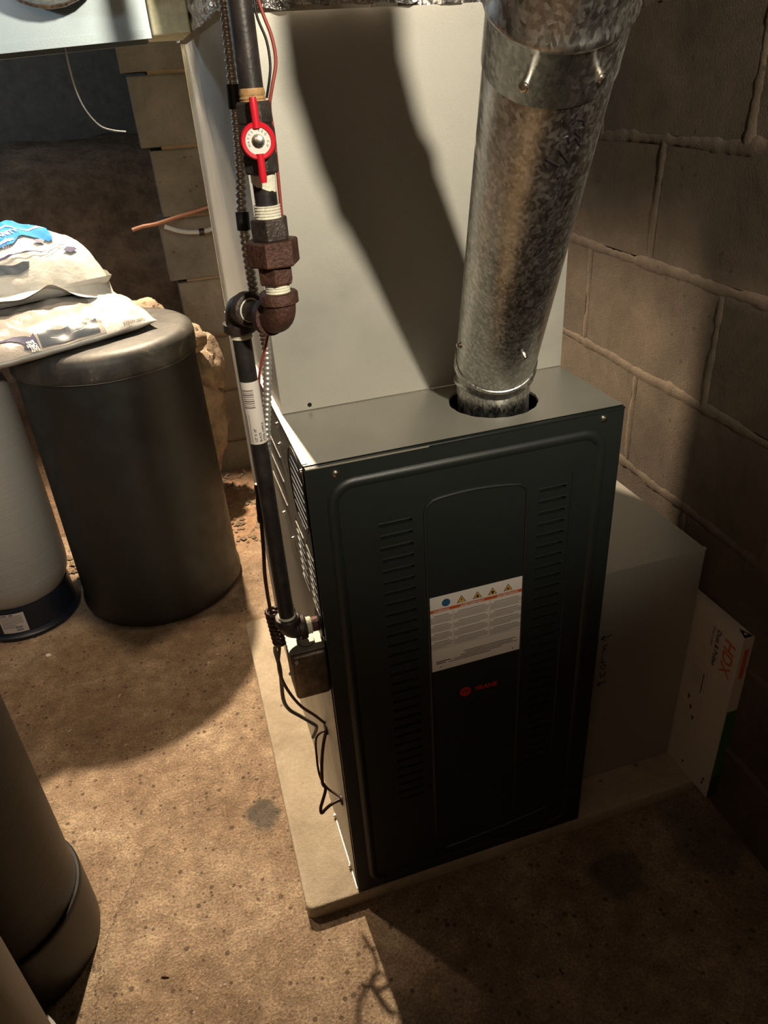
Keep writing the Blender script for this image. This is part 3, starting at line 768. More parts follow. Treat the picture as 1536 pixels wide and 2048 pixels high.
mb = MB(); mb.lathe([(RV+.0012, -.004), (RV+.0012, .002), (RV, .0025), (RV, .424)], axp(.967), AXn, 64, caps=False); mb.obj('pipe_section', M['galv'], vent, sharp=60)
s0 = (axp(.967)-VA).dot(AXn)
ringprof(axp(.967+.0), AXn, RV, vent, h=.002, wd=.002)
mb = MB(); mb.lathe([(RV+.0002, 0), (RV+.0014, .001), (RV+.0014, .045), (RV+.0036, .0465), (RV+.0048, .050), (RV+.0036, .0535), (RV+.0012, .059), (RV+.0010, .12)], VA+AXn*.379, AXn, 64, caps=False); mb.obj('pipe_section', M['galv'], vent, sharp=60)
PT = VA+AXn*.495
mb = MB(); mb.sweep([PT, PT+AXn*.03+Vector((0, .003, .008)), PT+Vector((-.012, -.035, .07)), PT+Vector((-.013, -.038, .12)), PT+Vector((-.013, -.038, .62))], RV+.001, 48, caps=False); mb.obj('pipe_section', M['galv'], vent, sharp=60)
# longitudinal lock seam
mb = MB(); mb.sweep([cylpt(s, -1.15, RV+.0005) for s in (-.03, .12, .25, .375)], .0016, 6); mb.obj('lock_seam', M['galv'], vent)
for s, ph in ((.3946, 2.37), (.3963, -2.803), (.0333, -2.966), (.0093, 1.547)):
    hexscrew(cylpt(s, ph, RV+.001), (cylpt(s, ph, 1)-cylpt(s, ph, 0)), vent, .0036)
strokes = [[(0.3288, 2.841), (0.3207, 2.933)], [(0.332, 2.874), (0.3226, 3.117)], [(0.3199, 2.987), (0.3251, 3.028), (0.3291, 2.94)], [(0.3405, 3.036), (0.325, 3.242)], [(0.3502, 3.058), (0.3515, 3.141), (0.344, 3.198)], [(0.344, 3.198), (0.3492, 3.27), (0.337, 3.415), (0.335, 3.344)], [(0.3574, 3.264), (0.3541, 3.249), (0.3452, 3.395)], [(0.3627, 3.189), (0.3661, 3.237), (0.3628, 3.357), (0.3559, 3.399), (0.355, 3.33)], [(0.356, 3.536), (0.3535, 3.578)]]
mb = MB()
for st in strokes:
    pts = []
    for (a, b), (c, d) in zip(st[:-1], st[1:]):
        for i in range(4): pts.append(cylpt(a+(c-a)*i/4, b+(d-b)*i/4, RV+.0001))
    pts.append(cylpt(*st[-1], RV+.0001)); mb.sweep(pts, .0008, 5)
mb.obj('marker_writing', M['trace'], vent)

# ------------------------------------------------------------------ gas pipe
GX, GY = -.045, .031; UX, UY = -.010, -.050; ZE = 1.088; RP = .0107
gas = thing('gas_pipe', (GX, GY, .63), 'black iron gas pipe with red handled shutoff valve left of the furnace', 'pipe')
mb = MB().sweep([(GX, GY, .640), (GX, GY, 1.075)], RP, 20); lower = mb.obj('lower_pipe', M['pipe'], gas)
# stick-on label wrapped round the nipple, facing the camera
LC = math.atan2(CP.y-GY, CP.x-GX)
def wrapped(mb, a0, a1, z0, z1, r, n=12):
    b = len(mb.v)
    for i in range(n+1):
        a = a0+(a1-a0)*i/n
        for z in (z0, z1): mb.v.append(Vector((GX+r*math.cos(a), GY+r*math.sin(a), z)))
    for i in range(n): mb.f.append((b+2*i, b+2*i+2, b+2*i+3, b+2*i+1))
LZa, LZb = .925, 1.003
mb = MB(); wrapped(mb, LC-1.15, LC+1.45, LZa, LZb, RP+.0003, 18); pl_lab = mb.obj('pipe_label', M['white'], gas, recalc=False, label='white barcode label wrapped on the black pipe')
mb = MB()
for i, wd in enumerate((.0018, .001, .0022, .0012, .001, .002, .0014, .0008, .002)):
    z = .993-.0026*i; wrapped(mb, LC-.95, LC+.25, z-wd*.45, z+wd*.45, RP+.0005, 6)
mb.obj('barcode', M['greyink'], pl_lab, recalc=False)
def cyl_text(mb, body, size, zc, ang, flip=1):
    vs, fs = text_polys(body, size, bold=.00008); r = RP+.0005
    mb.add([Vector((GX+r*math.cos(ang+(-v.y)/r*-1*-1), GY+r*math.sin(ang+(-v.y)/r*-1*-1), zc+v.x)) for v in vs], fs)
mb = MB()
for t_, s_, zc, an in (('1/2" X 18"', .0042, .928, LC-.05), ('BLACK', .0040, .928, LC+.42), ('STEEL NIPPLE', .0040, .928, LC+.86)): cyl_text(mb, t_, s_, zc, an)
for an in (LC-.95, LC-.62): wrapped(mb, an-.02, an+.02, .927, .963, RP+.0005, 2)
mb.obj('label_print', M['ink'], pl_lab, recalc=False, smooth=False)
# elbows
def elbow(c, d1, d2, r, name, m, rim=.0035, L=.024):
    c = Vector(c); d1 = Vector(d1).normalized(); d2 = Vector(d2).normalized(); pts = []
    for i in range(9):
        t = i/8; pts.append(c+d1*L*.75*(1-t)**2+d2*L*.75*t*t)
    mb = MB(); mb.sweep([c+d1*L]+pts+[c+d2*L], r, 24)
    for d in (d1, d2): mb.lathe([(r, -.006), (r+rim, -.005), (r+rim, .004), (r+rim*.6, .0055), (r*.9, .0055)], c+d*(L-.001), d, 24)
    return mb.obj(name, M[m], gas, sharp=50)
e1c = Vector((UX, UY, ZE)); e2c = Vector((GX, GY, ZE)); hd = (e1c-e2c).normalized()
elbow(e2c, (0, 0, -1), hd, .0150, 'elbow', 'castiron'); elbow(e1c, (0, 0, 1), -hd, .0160, 'elbow', 'rusty')
mb = MB().sweep([e2c+hd*.02, e1c-hd*.02], RP+.001, 18); mb.obj('nipple', M['castiron'], gas)
def threads(c, d, r, n, name='thread_sealant', step_=.0026):
    prof = []; 
    for i in range(n): prof += [(r, i*step_), (r+.0011, i*step_+.0009), (r+.0008, i*step_+.0017)]
    mb = MB().lathe(prof, c, d, 20); return mb.obj(name, M['dope'], gas, sharp=70)
threads(e2c+hd*.0225, hd, RP+.0012, 3); threads(Vector((GX, GY, ZE-.036)), (0, 0, 1), RP+.0006, 4)
threads(Vector((UX, UY, ZE+.025)), (0, 0, 1), RP+.0008, 5)
# union
def hexp(z0, z1, r, ph=.3): return MB().lathe([(r*.94, z0), (r, z0+.0015), (r, z1-.0015), (r*.94, z1)], (UX, UY, 0), (0, 0, 1), 6, ph)
un = hexp(ZE+.037, ZE+.057, .0178); un.obj('union_lower_half', M['rusty'], gas, sharp=25)
un = hexp(ZE+.055, ZE+.078, .0262, .1); un.obj('union_nut', M['rusty'], gas, sharp=25)
un = hexp(ZE+.078, ZE+.098, .0185, .2); un.obj('union_upper_half', M['castiron'], gas, sharp=25)
threads(Vector((UX, UY, ZE+.097)), (0, 0, 1), RP+.0010, 5)
mb = MB().sweep([(UX, UY, ZE+.09), (UX, UY, 1.235)], RP, 20); mb.obj('nipple', M['pipe'], gas)
mb = MB(); b0 = 0
for i in range(25):   # smeared joint compound below the valve
    a = 2*PI*i/24; dz = .010+.009*(.5+.5*math.sin(a*1+2.2))+.002*fn((a*3, 0, 0), 1)
    for z in (1.228, 1.228-dz): mb.v.append(Vector((UX+(RP+.0007)*math.cos(a), UY+(RP+.0007)*math.sin(a), z)))
for i in range(24): mb.f.append((2*i, 2*i+1, 2*i+3, 2*i+2))
mb.obj('joint_compound', M['dope'], gas)
# ball valve
vz = 1.2525
mb = MB(); mb.lathe([(.0150, -.028), (.0163, -.026), (.0163, -.013), (.0150, -.011), (.0172, -.005), (.0172, .007), (.0150, .012), (.0163, .014), (.0163, .028), (.0150, .030)], (UX, UY, vz), (0, 0, 1), 8, .2)
mb.obj('valve_body', M['valve'], gas, sharp=30)
vd = Vector((CP.x-UX, CP.y-UY, .25)); vd.z = 0; vd.normalize(); vs_ = vd.cross(Vector((0, 0, 1)))*-1
vc = Vector((UX, UY, vz))
mb = MB().lathe([(.008, .012), (.008, .0225)], vc, vd, 16); mb.obj('valve_stem', M['valve'], gas)
hc = vc+vd*.0225
mb = MB(); mb.lathe([(.0118, 0), (.0148, .0005), (.0152, .003), (.0140, .0045), (.0112, .0042), (.0108, .002)], hc, vd, 28, caps=False); mb.lathe([(.0118, 0), (.0002, .0)], hc, vd, 28, caps=False)
for sg in (1, -1):
    pts = [hc+vd*.003+Vector((0, 0, sg*z))+vs_*x for z, x in ((.010, 0), (.018, .0), (.028, .0), (.0335, .0))]
    mb.sweep(pts, [.0035, .0034, .0036, .0030], 10)
vh = mb.obj('valve_handle', M['red'], gas, label='red two-winged valve handle')
mb = MB().lathe([(.0112, .0024), (.0112, .0030)], hc, vd, 28); dz_ = mb.obj('handle_disc', M['whiteplastic'], vh)
mb = MB()
for ch, an in zip('WATTS REG CO', [205-21*i for i in range(12)]):
    a = math.radians(an); rr = .0086; c = hc+vd*.0031+vs_*math.cos(a)*rr+Vector((0, 0, 1))*math.sin(a)*rr
    if ch == ' ': continue
    uu = vs_*math.sin(a)-Vector((0, 0, 1))*math.cos(a); vv = vs_*math.cos(a)+Vector((0, 0, 1))*math.sin(a)
    put_text(mb, ch, .0026, c-uu*.0008-vv*.0009, uu, vv, N=vd, off=.0002)
mb.obj('disc_lettering', M['ink'], vh, smooth=False, recalc=False)
mb = MB().lathe([(.0058, .0028), (.0058, .0036), (.0046, .0037), (.0042, .0055), (.003, .006)], hc, vd, 12); mb.obj('handle_nut', M['screw'], vh, sharp=30)
mb = MB().sweep([(UX, UY, vz+.028), (UX, UY, 2.13)], RP, 20); mb.obj('upper_pipe', M['pipe'], gas)
mb = MB().lathe([(RP+.0002, 0), (RP+.0012, .001), (RP+.0004, .003), (RP+.0012, .004), (RP+.0003, .006), (RP+.001, .008), (RP+.0002, .012)], (UX, UY, vz+.028), (0, 0, 1), 20, caps=False); mb.obj('threads', M['teflon'], gas)
# bottom elbow into the cabinet
c3 = Vector((GX, GY, .6305))
elbow(c3, (0, 0, 1), (1, 0, 0), .0145, 'elbow', 'castiron', L=.020)
mb = MB().sweep([c3+Vector((.018, 0, 0)), (.012, GY, .6305)], RP, 16); mb.obj('nipple', M['rusty'], gas)
threads(c3+Vector((.0225, 0, 0)), (1, 0, 0), RP+.001, 4); threads(Vector((GX, GY, .651)), (0, 0, 1), RP+.0008, 3)

# ------------------------------------------------------------------ conduit and wires
def wire(name, pts, r, m, label, cat='wire', sub=7, seg=8, group=None):
    P_ = crspline(pts, sub); return MB().sweep(P_, r, seg).obj(name, M[m], label=label, cat=cat, group=group, sharp=80)
cp_ = [(-.006, .020, 2.1), (-.008, .020, 1.60), (-.0115, .020, 1.40), (-.014, .020, 1.34), (-.0165, .020, 1.28), (-.020, .020, 1.227), (-.027, .005, 1.188), (-.028, .005, 1.150), (-.026, .016, 1.110), (-.024, .030, 1.082), (-.018, .055, 1.055), (-.015, .068, 1.022), (-.021, .068, .972), (-.030, .066, .92), (-.036, .064, .86), (-.038, .062, .78), (-.038, .062, .70), (-.034, .058, .64), (-.028, .045, .602)]
P_ = crspline(cp_, 3)
# resample for spiral ridges
def resample(P, d):
    out = [P[0]]; acc = 0
    for a, b in zip(P[:-1], P[1:]):
        L = (b-a).length; t = 0
        while acc+L-t >= d:
            t += d-acc; out.append(a+(b-a)*(t/L)); acc = 0
        acc += L-t
    return out
Rs = resample(P_, .0013)
Rs = [p for p in Rs if p.z < 1.72]
rad = [.0050+.0007*(1, 1, 0, -1, 0)[i % 5] for i in range(len(Rs))]
cond = MB().sweep(Rs, rad, 14).obj('armored_conduit', M['conduit'], label='bright ribbed flexible metal conduit running down behind the gas pipe', cat='conduit', sharp=80, origin=(-.03, .06, .6))
for za, zb in ((1.275, 1.297), (1.168, 1.186)):
    pp = [p for p in P_ if za-.01 < p.z < zb+.01]
    pp = [p for p in Rs if za < p.z < zb]
    MB().sweep(pp, .0068, 12).obj('tape_wrap', M['tape'], cond, label='black tape wrapped round the conduit')
wire('thermostat_wire', [(.006, -.028, 1.75), (.008, -.030, 1.45), (.009, -.030, 1.368), (.011, -.030, 1.350), (.017, -.030, 1.330), (.018, -.030, 1.311), (.012, -.030, 1.292), (.008, -.028, 1.276), (.009, -.026, 1.25), (.008, -.022, 1.19), (.006, -.018, 1.12), (-.006, .018, 1.078), (-.013, .036, 1.054), (-.019, .040, 1.035), (-.027, .045, 1.012), (-.031, .052, .991), (-.036, .078, .93), (-.046, .078, .87), (-.052, .062, .83)], .0016, 'wire_red', 'thin red thermostat wire bowing out right of the upper gas pipe')
wire('control_wire', [(.003, -.026, 1.75), (.004, -.030, 1.42), (.005, -.032, 1.361), (.006, -.032, 1.345), (.0115, -.032, 1.328), (.0125, -.032, 1.311), (.010, -.032, 1.298), (.006, -.029, 1.284)], .0012, 'tape', 'short thin black wire beside the red wire at the upper gas pipe')
MB().sweep(crspline([(-.052, .062, .852), (-.053, .062, .829), (-.056, .062, .795)], 5), [.004, .0048, .0052, .0048, .0042, .0048, .0052, .005, .0046, .005, .004][:11], 10).obj('tape_bundle', M['tape'], label='black tape bundle holding thin wires against the lower gas pipe', cat='tape')
wire('brown_cable', [(-.055, .062, .80), (-.056, .060, .79), (-.059, .060, .752), (-.063, .060, .711), (-.064, .060, .66), (-.062, .060, .627), (-.060, .060, .584), (-.065, .070, .543), (-.064, .080, .504), (-.055, .090, .460), (-.039, .100, .414), (-.018, .113, .373), (-.004, .120, .345), (.004, .120, .335)], .0026, 'wire_brown', 'dark brown cable running from the spring coil down to the upper grommet')
wire('brown_cable', [(.002, .117, .337), (-.012, .100, .312), (-.021, .090, .276), (-.026, .075, .250), (-.023, .070, .238), (-.033, .060, .221), (-.038, .055, .213), (-.038, .050, .206), (-.029, .050, .214), (-.016, .050, .222), (.002, .053, .222)], .0029, 'wire_brown', 'thick dark brown cable looping from the upper grommet to the lower grommet')
wire('brown_cable', [(.002, .112, .333), (-.020, .112, .322), (-.026, .104, .281), (-.027, .090, .250), (-.019, .080, .228), (-.007, .068, .220), (.002, .056, .219)], .0020, 'wire_brown', 'thinner dark brown cable hanging inside the thick cable loop')
wire('grey_cable', [(-.030, .06, .59), (-.058, .10, .55), (-.063, .120, .526), (-.060, .130, .475), (-.062, .150, .394), (-.055, .160, .356), (-.038, .160, .333), (-.020, .155, .314), (-.012, .160, .294), (-.020, .170, .262)], .0033, 'wire_grey', 'thick grey cable bending behind the junction box above the pad')
pts = []
for i in range(8*14+1):
    t = i/(8*14); a = t*8*2*PI; pts.append(Vector((-.063+.004*t+.0075*math.cos(a), .060+.0075*math.sin(a), .650-.062*t)))
MB().sweep(pts, .0029, 8).obj('spring_coil', M['wire_brown'], label='brown coiled cable slack tucked beside the bottom gas elbow', cat='wire coil', sharp=80)
# junction box on the side panel
jb = thing('junction_box', (-.026, .028, .523), 'stained metal junction box with rounded corners below the gas elbow', 'electrical box')
MB().bbox(-.052, -.0005, .000, .056, .523, .605, .006, 3).obj('box_body', M['boxmetal'], jb)
MB().bbox(-.053, -.0005, .006, .057, .6050, .6065, .0006, 1).obj('top_plate', M['boxcap'], jb)
mb = MB().lathe([(.011, 0), (.011, .0012)], (-.024, .026, .6065), (0, 0, 1), 24); mb.obj('knockout', M['boxcap'], jb)
mb = MB(); mb.sweep([(-.024+.0115*math.cos(a), .026+.0115*math.sin(a), .6068) for a in [2*PI*i/24 for i in range(24)]], .0005, 5, closed=True); mb.obj('knockout_groove', M['slot'], jb)
hexscrew((-.044, .0, .596), (0, -1, 0), jb, .0028); hexscrew((-.053, .02, .56), (-1, 0, 0), jb, .0025)

# ------------------------------------------------------------------ return duct at right
rd = thing('return_duct', (.575, .4, Z0), 'plain dull sheet metal return duct between furnace and right block wall', 'duct')
MB().bbox(.4445, .700, .075, .755, Z0, .549, .0012, 1).obj('duct_body', M['taupe'], rd)
mb = MB().box(.4445, .700, .0735, .081, .5485, .5505); mb.obj('top_hem', M['taupe'], rd, smooth=False)
mb = MB()
def arrow(mb, x, z, s):
    for a, b in (((x-s, z), (x+s, z+.004)), ((x-s, z), (x-s*.35, z+s*.55)), ((x-s, z), (x-s*.3, z-s*.5))): mb.sweep([(a[0], .0748, a[1]), (b[0], .0748, b[1])], .0010, 5)
arrow(mb, .516, .404, .0105); arrow(mb, .517, .292, .0095)
def sk(L): mb.sweep([(x, .0748, z) for x, z in L], .0010, 5)
sk([(.512, .385), (.512, .366)]); sk([(.512, .385), (.520, .387)]); sk([(.512, .377), (.518, .378)])
sk([(.512, .361), (.512, .345)]); sk([(.512, .345), (.520, .346)])
sk([(.517+.005*math.cos(a), .334+.0055*math.sin(a)) for a in [2*PI*i/10 for i in range(11)]])
sk([(.511, .322), (.513, .308), (.516, .315), (.519, .308), (.523, .321)])
mb.obj('marker_writing', M['trace'], rd)

# filter carton leaning between duct and wall
fc = thing('filter_carton', (.713, .12, Z0), 'white air filter carton with orange letters and green edge against right wall', 'box')
MB().box(.7025, .7235, -.045, .36, Z0+.0005, .437).obj('carton_body', M['carton'], fc, smooth=False)
MB().box(.7015, .7245, -.0465, -.0450, Z0+.0005, .437).obj('carton_edge', M['carton'], fc, smooth=False)
MB().box(.7030, .7245, -.0475, -.0465, Z0+.06, .265).obj('green_stripe', M['green'], fc, smooth=False)
MB().box(.7030, .7245, -.0478, -.0465, Z0+.001, Z0+.06).obj('dark_print_patch', M['slate'], fc, smooth=False)
MB().box(.7085, .7170, -.0474, -.0465, .345, .412).obj('orange_print', M['orangeprint'], fc, smooth=False)
U = (0, 0, -1); V = (0, -1, 0); Nn = (-1, 0, 0)
mb = put_text(MB(), 'HDX', .036, (.7023, -.008, .412), U, V, N=Nn, off=.0003, bold=.0006, shear=.15, sp=.95); mb.obj('brand_lettering', M['orangeprint'], fc, smooth=False, recalc=False)
mb = put_text(MB(), 'Dust & Pollen', .0145, (.7023, .013, .414), U, V, N=Nn, off=.0003, bold=.0002)
put_text(mb, 'Polvo y polen', .008, (.7023, .024, .414), U, V, N=Nn, off=.0003)
for z0_, z1_, y in ((.300, .250, .022), ): mb.add([(.7021, y, z0_), (.7021, y+.0022, z0_), (.7021, y+.0022, z1_), (.7021, y, z1_)], [(0, 1, 2, 3)])
for i in range(3): mb.poly([(.7021, .052-.01*i, .225-.02*i), (.7021, .046-.01*i, .222-.02*i), (.7021, .049-.01*i, .212-.02*i)], (-1, 0, 0), .0003)
for y, z in ((.030, .055), (-.028, .056), (-.03, .068)): mb.box(.7019, .7022, y-.002, y+.002, z-.003, z+.003)
mb.obj('black_lettering', M['ink'], fc, smooth=False)
mb = MB()
for i in range(5): mb.add([(.7021, .030+.006*i, .305), (.7021, .0307+.006*i, .305), (.7021, .0307+.006*i, .262), (.7021, .030+.006*i, .262)], [(0, 1, 2, 3)])
mb.add([(.7021, .015, .318), (.7021, .0155, .318), (.7021, .0155, .14), (.7021, .015, .14)], [(0, 1, 2, 3)]); mb.add([(.7021, .015, .318), (.7021, .075, .318), (.7021, .075, .3175), (.7021, .015, .3175)], [(0, 1, 2, 3)])
mb.obj('faint_print', M['greyink'], fc, smooth=False)
mb = MB(); mb.poly([(.7045, -.044, .4372), (.7225, -.044, .4372), (.7135, -.020, .4372)], (0, 0, 1), .0004); mb.obj('recycling_mark', M['ink'], fc, smooth=False)
mb = MB(); mb.lathe([(.003, 0), (.003, .0003)], (.7135, -.0355, .4377), (0, 0, 1), 12); mb.obj('recycling_ring', M['carton'], fc)

# ------------------------------------------------------------------ salt tub
TC = Vector((-.283, 1.188, 0))
tub = thing('salt_tub', TC, 'large round black plastic brine tub carrying two white salt bags', 'tub')
MB().lathe([(.190, 0), (.222, .003), (.232, .014), (.234, .03), (.229, .05), (.227, .3), (.224, .6), (.223, .752)], TC, seg=72).obj('tub_body', M['tub'], tub, sharp=60)
MB().lathe([(.228, .722), (.2295, .723), (.2305, .742), (.2305, .762), (.226, .776), (.214, .7845), (.20, .787), (.0, .789)], TC, seg=72, caps=False).obj('tub_lid', M['lid'], tub, sharp=60)
mb = MB(); mb.sweep([TC+Vector((.2315*math.cos(a), .2315*math.sin(a), .7235+.0005*math.sin(a*9))) for a in [-2.1+1.9*i/30 for i in range(31)]], .0012, 6); mb.obj('lid_lip', M['lid'], tub)

# grey tank
GC = Vector((-.678, 1.195, 0))
gt = thing('pressure_tank', GC, 'pale grey wound fiberglass water tank in a dark boot, left of the salt tub', 'tank')
dome = [(.146*math.cos(a), .66+.12*math.sin(a)) for a in [PI/2*i/10 for i in range(11)]]
bot = [(.146*math.sin(a), .165-.13*math.cos(a)) for a in [PI/2*i/12 for i in range(1, 13)]]
MB().lathe(bot+[(.147, .3), (.147, .5)]+dome, GC, seg=72).obj('tank_shell', M['tank_grey'], gt, sharp=60)
MB().lathe([(.140, 0), (.146, .002), (.147, .012), (.141, .016), (.136, .02), (.134, .085), (.130, .098), (.125, .098)], GC, seg=64, caps=False).obj('tank_boot', M['boot'], gt, sharp=40)
# label on the boot
def arc_patch(mb, C_, r, a0, a1, z0, z1, n=10):
    b = len(mb.v)
    for i in range(n+1):
        a = a0+(a1-a0)*i/n
        for z in (z0, z1): mb.v.append(C_+Vector((r*math.cos(a), r*math.sin(a), z)))
    for i in range(n): mb.f.append((b+2*i, b+2*i+2, b+2*i+3, b+2*i+1))
ba = math.atan2(CP.y-GC.y, CP.x-GC.x)
mb = MB(); arc_patch(mb, GC, .1368, ba-.62, ba-.12, .024, .088); bl = mb.obj('boot_label', M['white'], gt, recalc=False)
mb = MB()
for i in range(9): arc_patch(mb, GC, .1371, ba-.59, ba-.17-(.15 if i > 5 else 0), .078-.0046*i, .0795-.0046*i, 5)
mb.obj('label_text', M['greyink'], bl, recalc=False)
mb = MB(); arc_patch(mb, GC, .1371, ba-.60, ba-.45, .0825, .0850, 3); arc_patch(mb, GC, .1371, ba-.40, ba-.33, .0825, .0855, 3)
for r_ in range(2):
    for i in range(7): a = ba-.34+.018*i; arc_patch(mb, GC, .1371, a, a+.010, .030+.009*r_, .036+.009*r_, 1)
mb.obj('label_barcode', M['ink'], bl, recalc=False)

# foreground tanks
BC = Vector((-.598, .125, 0))
bt = thing('filter_tank', BC, 'black wound fiberglass tank with rubber boot in the left foreground', 'tank')
MB().lathe([(.10, .02), (.132, .03), (.1335, .12), (.1335, .95)]+[(.1335*math.cos(a), .95+.10*math.sin(a)) for a in [PI/2*i/8 for i in range(1, 9)]], BC, seg=72).obj('tank_shell', M['tank_black'], bt, sharp=60)
MB().lathe([(.134, 0), (.1405, .003), (.1415, .02), (.1412, .128), (.1405, .137), (.1385, .139), (.1340, .1385)], BC, seg=72, caps=False).obj('tank_boot', M['boot_black'], bt, sharp=50)
QC = Vector((-.612, -.155, 0))
qt = thing('filter_tank', QC, 'brown-grey wound tank cropped by the bottom left corner of the photo', 'tank')
MB().lathe([(.125, .02), (.130, .04), (.130, .93)]+[(.130*math.cos(a), .93+.10*math.sin(a)) for a in [PI/2*i/8 for i in range(1, 9)]], QC, seg=72).obj('tank_shell', M['tank_brown'], qt, sharp=60)
MB().lathe([(.132, 0), (.136, .003), (.137, .02), (.1365, .09), (.1355, .095), (.1305, .096)], QC, seg=64, caps=False).obj('tank_boot', M['boot_black'], qt, sharp=50)

# ------------------------------------------------------------------ salt bags
class Bag:
    def __init__(s, c, ang, L, Wd, h, seed, tilt=(0, 0), sag=None):
        s.c = Vector(c); s.u = Vector((math.cos(ang), math.sin(ang), 0)); s.v = Vector((-math.sin(ang), math.cos(ang), 0))
        s.L = L; s.W = Wd; s.h = h; s.seed = seed; s.tilt = tilt; s.sag = sag
    def prof(s, u, v):
        return max(0, 1-abs(u)**7)**.5*max(0, 1-abs(v)**2.2)**.75
    def top(s, u, v, off=0):
        pr = s.prof(u, v); w_ = .009*fn((u*2.3, v*2.0, 0), 1.6, s.seed)-.0095*abs(fn((u*4+v*2, v*3-u, 0), 1, s.seed+4))-.003*abs(fn((u*8-v*4, v*3, 0), 1, s.seed+8))
        z = .20*s.h+.80*s.h*pr+w_*min(1, pr*2.5)
        if s.sag: z += s.sag(u, v)
        return s.place(u, v, z+off)
    def place(s, u, v, z):
        inset = 1-.05*v*v*abs(u)
        x = u*s.L/2*inset+.004*fn((v*4, u, 0), 1, s.seed+2)*abs(u)**4; y = v*s.W/2*(1-.05*u*u)+.006*fn((u*5, v, 0), 1, s.seed+5)*abs(v)**4
        return s.c+s.u*x+s.v*y+Vector((0, 0, z+s.tilt[0]*u+s.tilt[1]*v))
    def bottom(s, u, v):
        pr = s.prof(u, v); z = .20*s.h*(1-min(1, pr*2.2)**.7)
        if s.sag: z += s.sag(u, v)*.0
        return s.place(u, v, z)
    def mesh(s, n=56):
        mb = MB(); ax = [math.sin(PI/2*(2*i/n-1)) for i in range(n+1)]
        for f in (s.top, s.bottom):
            b = len(mb.v)
            for u in ax:
                for v in ax: mb.v.append(f(u, v))
            for i in range(n):
                for j in range(n): a = b+i*(n+1)+j; mb.f.append((a, a+n+1, a+n+2, a+1))
        bm = bmesh.new(); vs = [bm.verts.new(v) for v in mb.v]
        for f in mb.f: bm.faces.new([vs[i] for i in f])
        bmesh.ops.remove_doubles(bm, verts=bm.verts, dist=.0004); return MB().bm(bm)
    def decal(s, mb, poly, off=.0012, n=10):
        """quad strip region given as bottom/top polylines in (u,v)"""
        def dense(P_):
            out = []
            for a, c in zip(P_[:-1], P_[1:]):
                k_ = kk_ if len(P_) < 9 else 1
                out += [(a[0]+(c[0]-a[0])*i/k_, a[1]+(c[1]-a[1])*i/k_) for i in range(k_)]
            return out+[P_[-1]]
        kk_ = 12
        lo, hi = dense(poly[0]), dense(poly[1]); b = len(mb.v); m = len(lo)
        for i in range(m):
            for k in range(n+1):
                t = k/n; mb.v.append(s.top(lo[i][0]+(hi[i][0]-lo[i][0])*t, lo[i][1]+(hi[i][1]-lo[i][1])*t, off))
        for i in range(m-1):
            for k in range(n): a = b+i*(n+1)+k; mb.f.append((a, a+n+1, a+n+2, a+1))
        return mb
    def text(s, mb, body, size, u0, v0, ang=0, off=.002, bold=.0003, shear=0):
        vs, fs = text_polys(body, size, bold=bold, shear=shear); ca, sa = math.cos(ang), math.sin(ang)
        mb.add([s.top(u0+(v.x*ca-v.y*sa)/(s.L/2), v0+(v.x*sa+v.y*ca)/(s.W/2), off) for v in vs], fs); return mb
def line(a, b, n=12): return [(a[0]+(b[0]-a[0])*i/n, a[1]+(b[1]-a[1])*i/n) for i in range(n+1)]
A1 = math.radians(29)
b1 = Bag((-.405, 1.165, .7885), A1, .45, .34, .088, 3)
g1 = thing('salt_bag', b1.c, 'lower white and grey plastic salt bag with dark handle patch, flat on the tub lid', 'bag', 'water softener salt bags')
b1.mesh(80).obj('bag_film', M['bag'], g1, sharp=70)
mb = MB(); b1.decal(mb, (line((-.985, -.992), (.34, -.985), 40), line((-.97, .70), (.62, .70), 40)), .0012, 60); mb.obj('translucent_band', M['bag_grey'], g1, sharp=70, recalc=False, label='hazy grey translucent stretch of the bag')
mb = MB(); b1.decal(mb, (line((-.36, -.965), (.28, -.968), 16), line((-.32, -.79), (.32, -.80), 16)), .0030, 8); hp_ = mb.obj('handle_patch', M['slate'], g1, sharp=70, recalc=False)
mb = MB(); mb.sweep([b1.top(-.22+.034*i, -.885-.02*math.sin(i*.3), .002) for i in range(12)], .0011, 5); mb.obj('handle_cut', M['bag_grey'], hp_)
def fill(bag, mb, pts, off):
    """small print with an outline of its own, fanned from its centre"""
    cx = sum(p[0] for p in pts)/len(pts); cy = sum(p[1] for p in pts)/len(pts); b = len(mb.v)
    mb.v.append(bag.top(cx, cy, off)); mb.v += [bag.top(p[0], p[1], off) for p in pts]
    for i in range(len(pts)): mb.f.append((b, b+1+i, b+1+(i+1) % len(pts)))
mb = MB(); b1.decal(mb, ([(-.80, -.80), (-.70, -.775), (-.60, -.80), (-.52, -.87), (-.505, -.90)], [(-.80, -.77), (-.68, -.735), (-.55, -.745), (-.44, -.80), (-.405, -.83)]), .0034, 5)
fill(b1, mb, [(-.535, -.935), (-.45, -.978), (-.385, -.972), (-.365, -.87), (-.365, -.80), (-.43, -.845)], .0034); mb.obj('arrow_print', M['navy'], g1, sharp=70, recalc=False)
mb = MB()
for t_, u_, v_ in (('EASY', -.395, -.955), ('OPEN', -.395, -.915), ('BAG', -.405, -.875)): b1.text(mb, t_, .0085, u_, v_, PI, .0044)
mb.obj('arrow_lettering', M['white'], g1, smooth=False, recalc=False)
mb = b1.text(MB(), 'CARRY HANDLE', .0088, .86, -.93, PI, .002); mb.obj('handle_lettering', M['greyink'], g1, smooth=False, recalc=False)
A2 = math.radians(20)
b2 = Bag((-.468, 1.29, .878), A2, .43, .32, .162, 21, (0, 0), lambda u, v: -.06*max(0, u-.2)-.02*max(0, abs(v)-.6)*max(0, u))
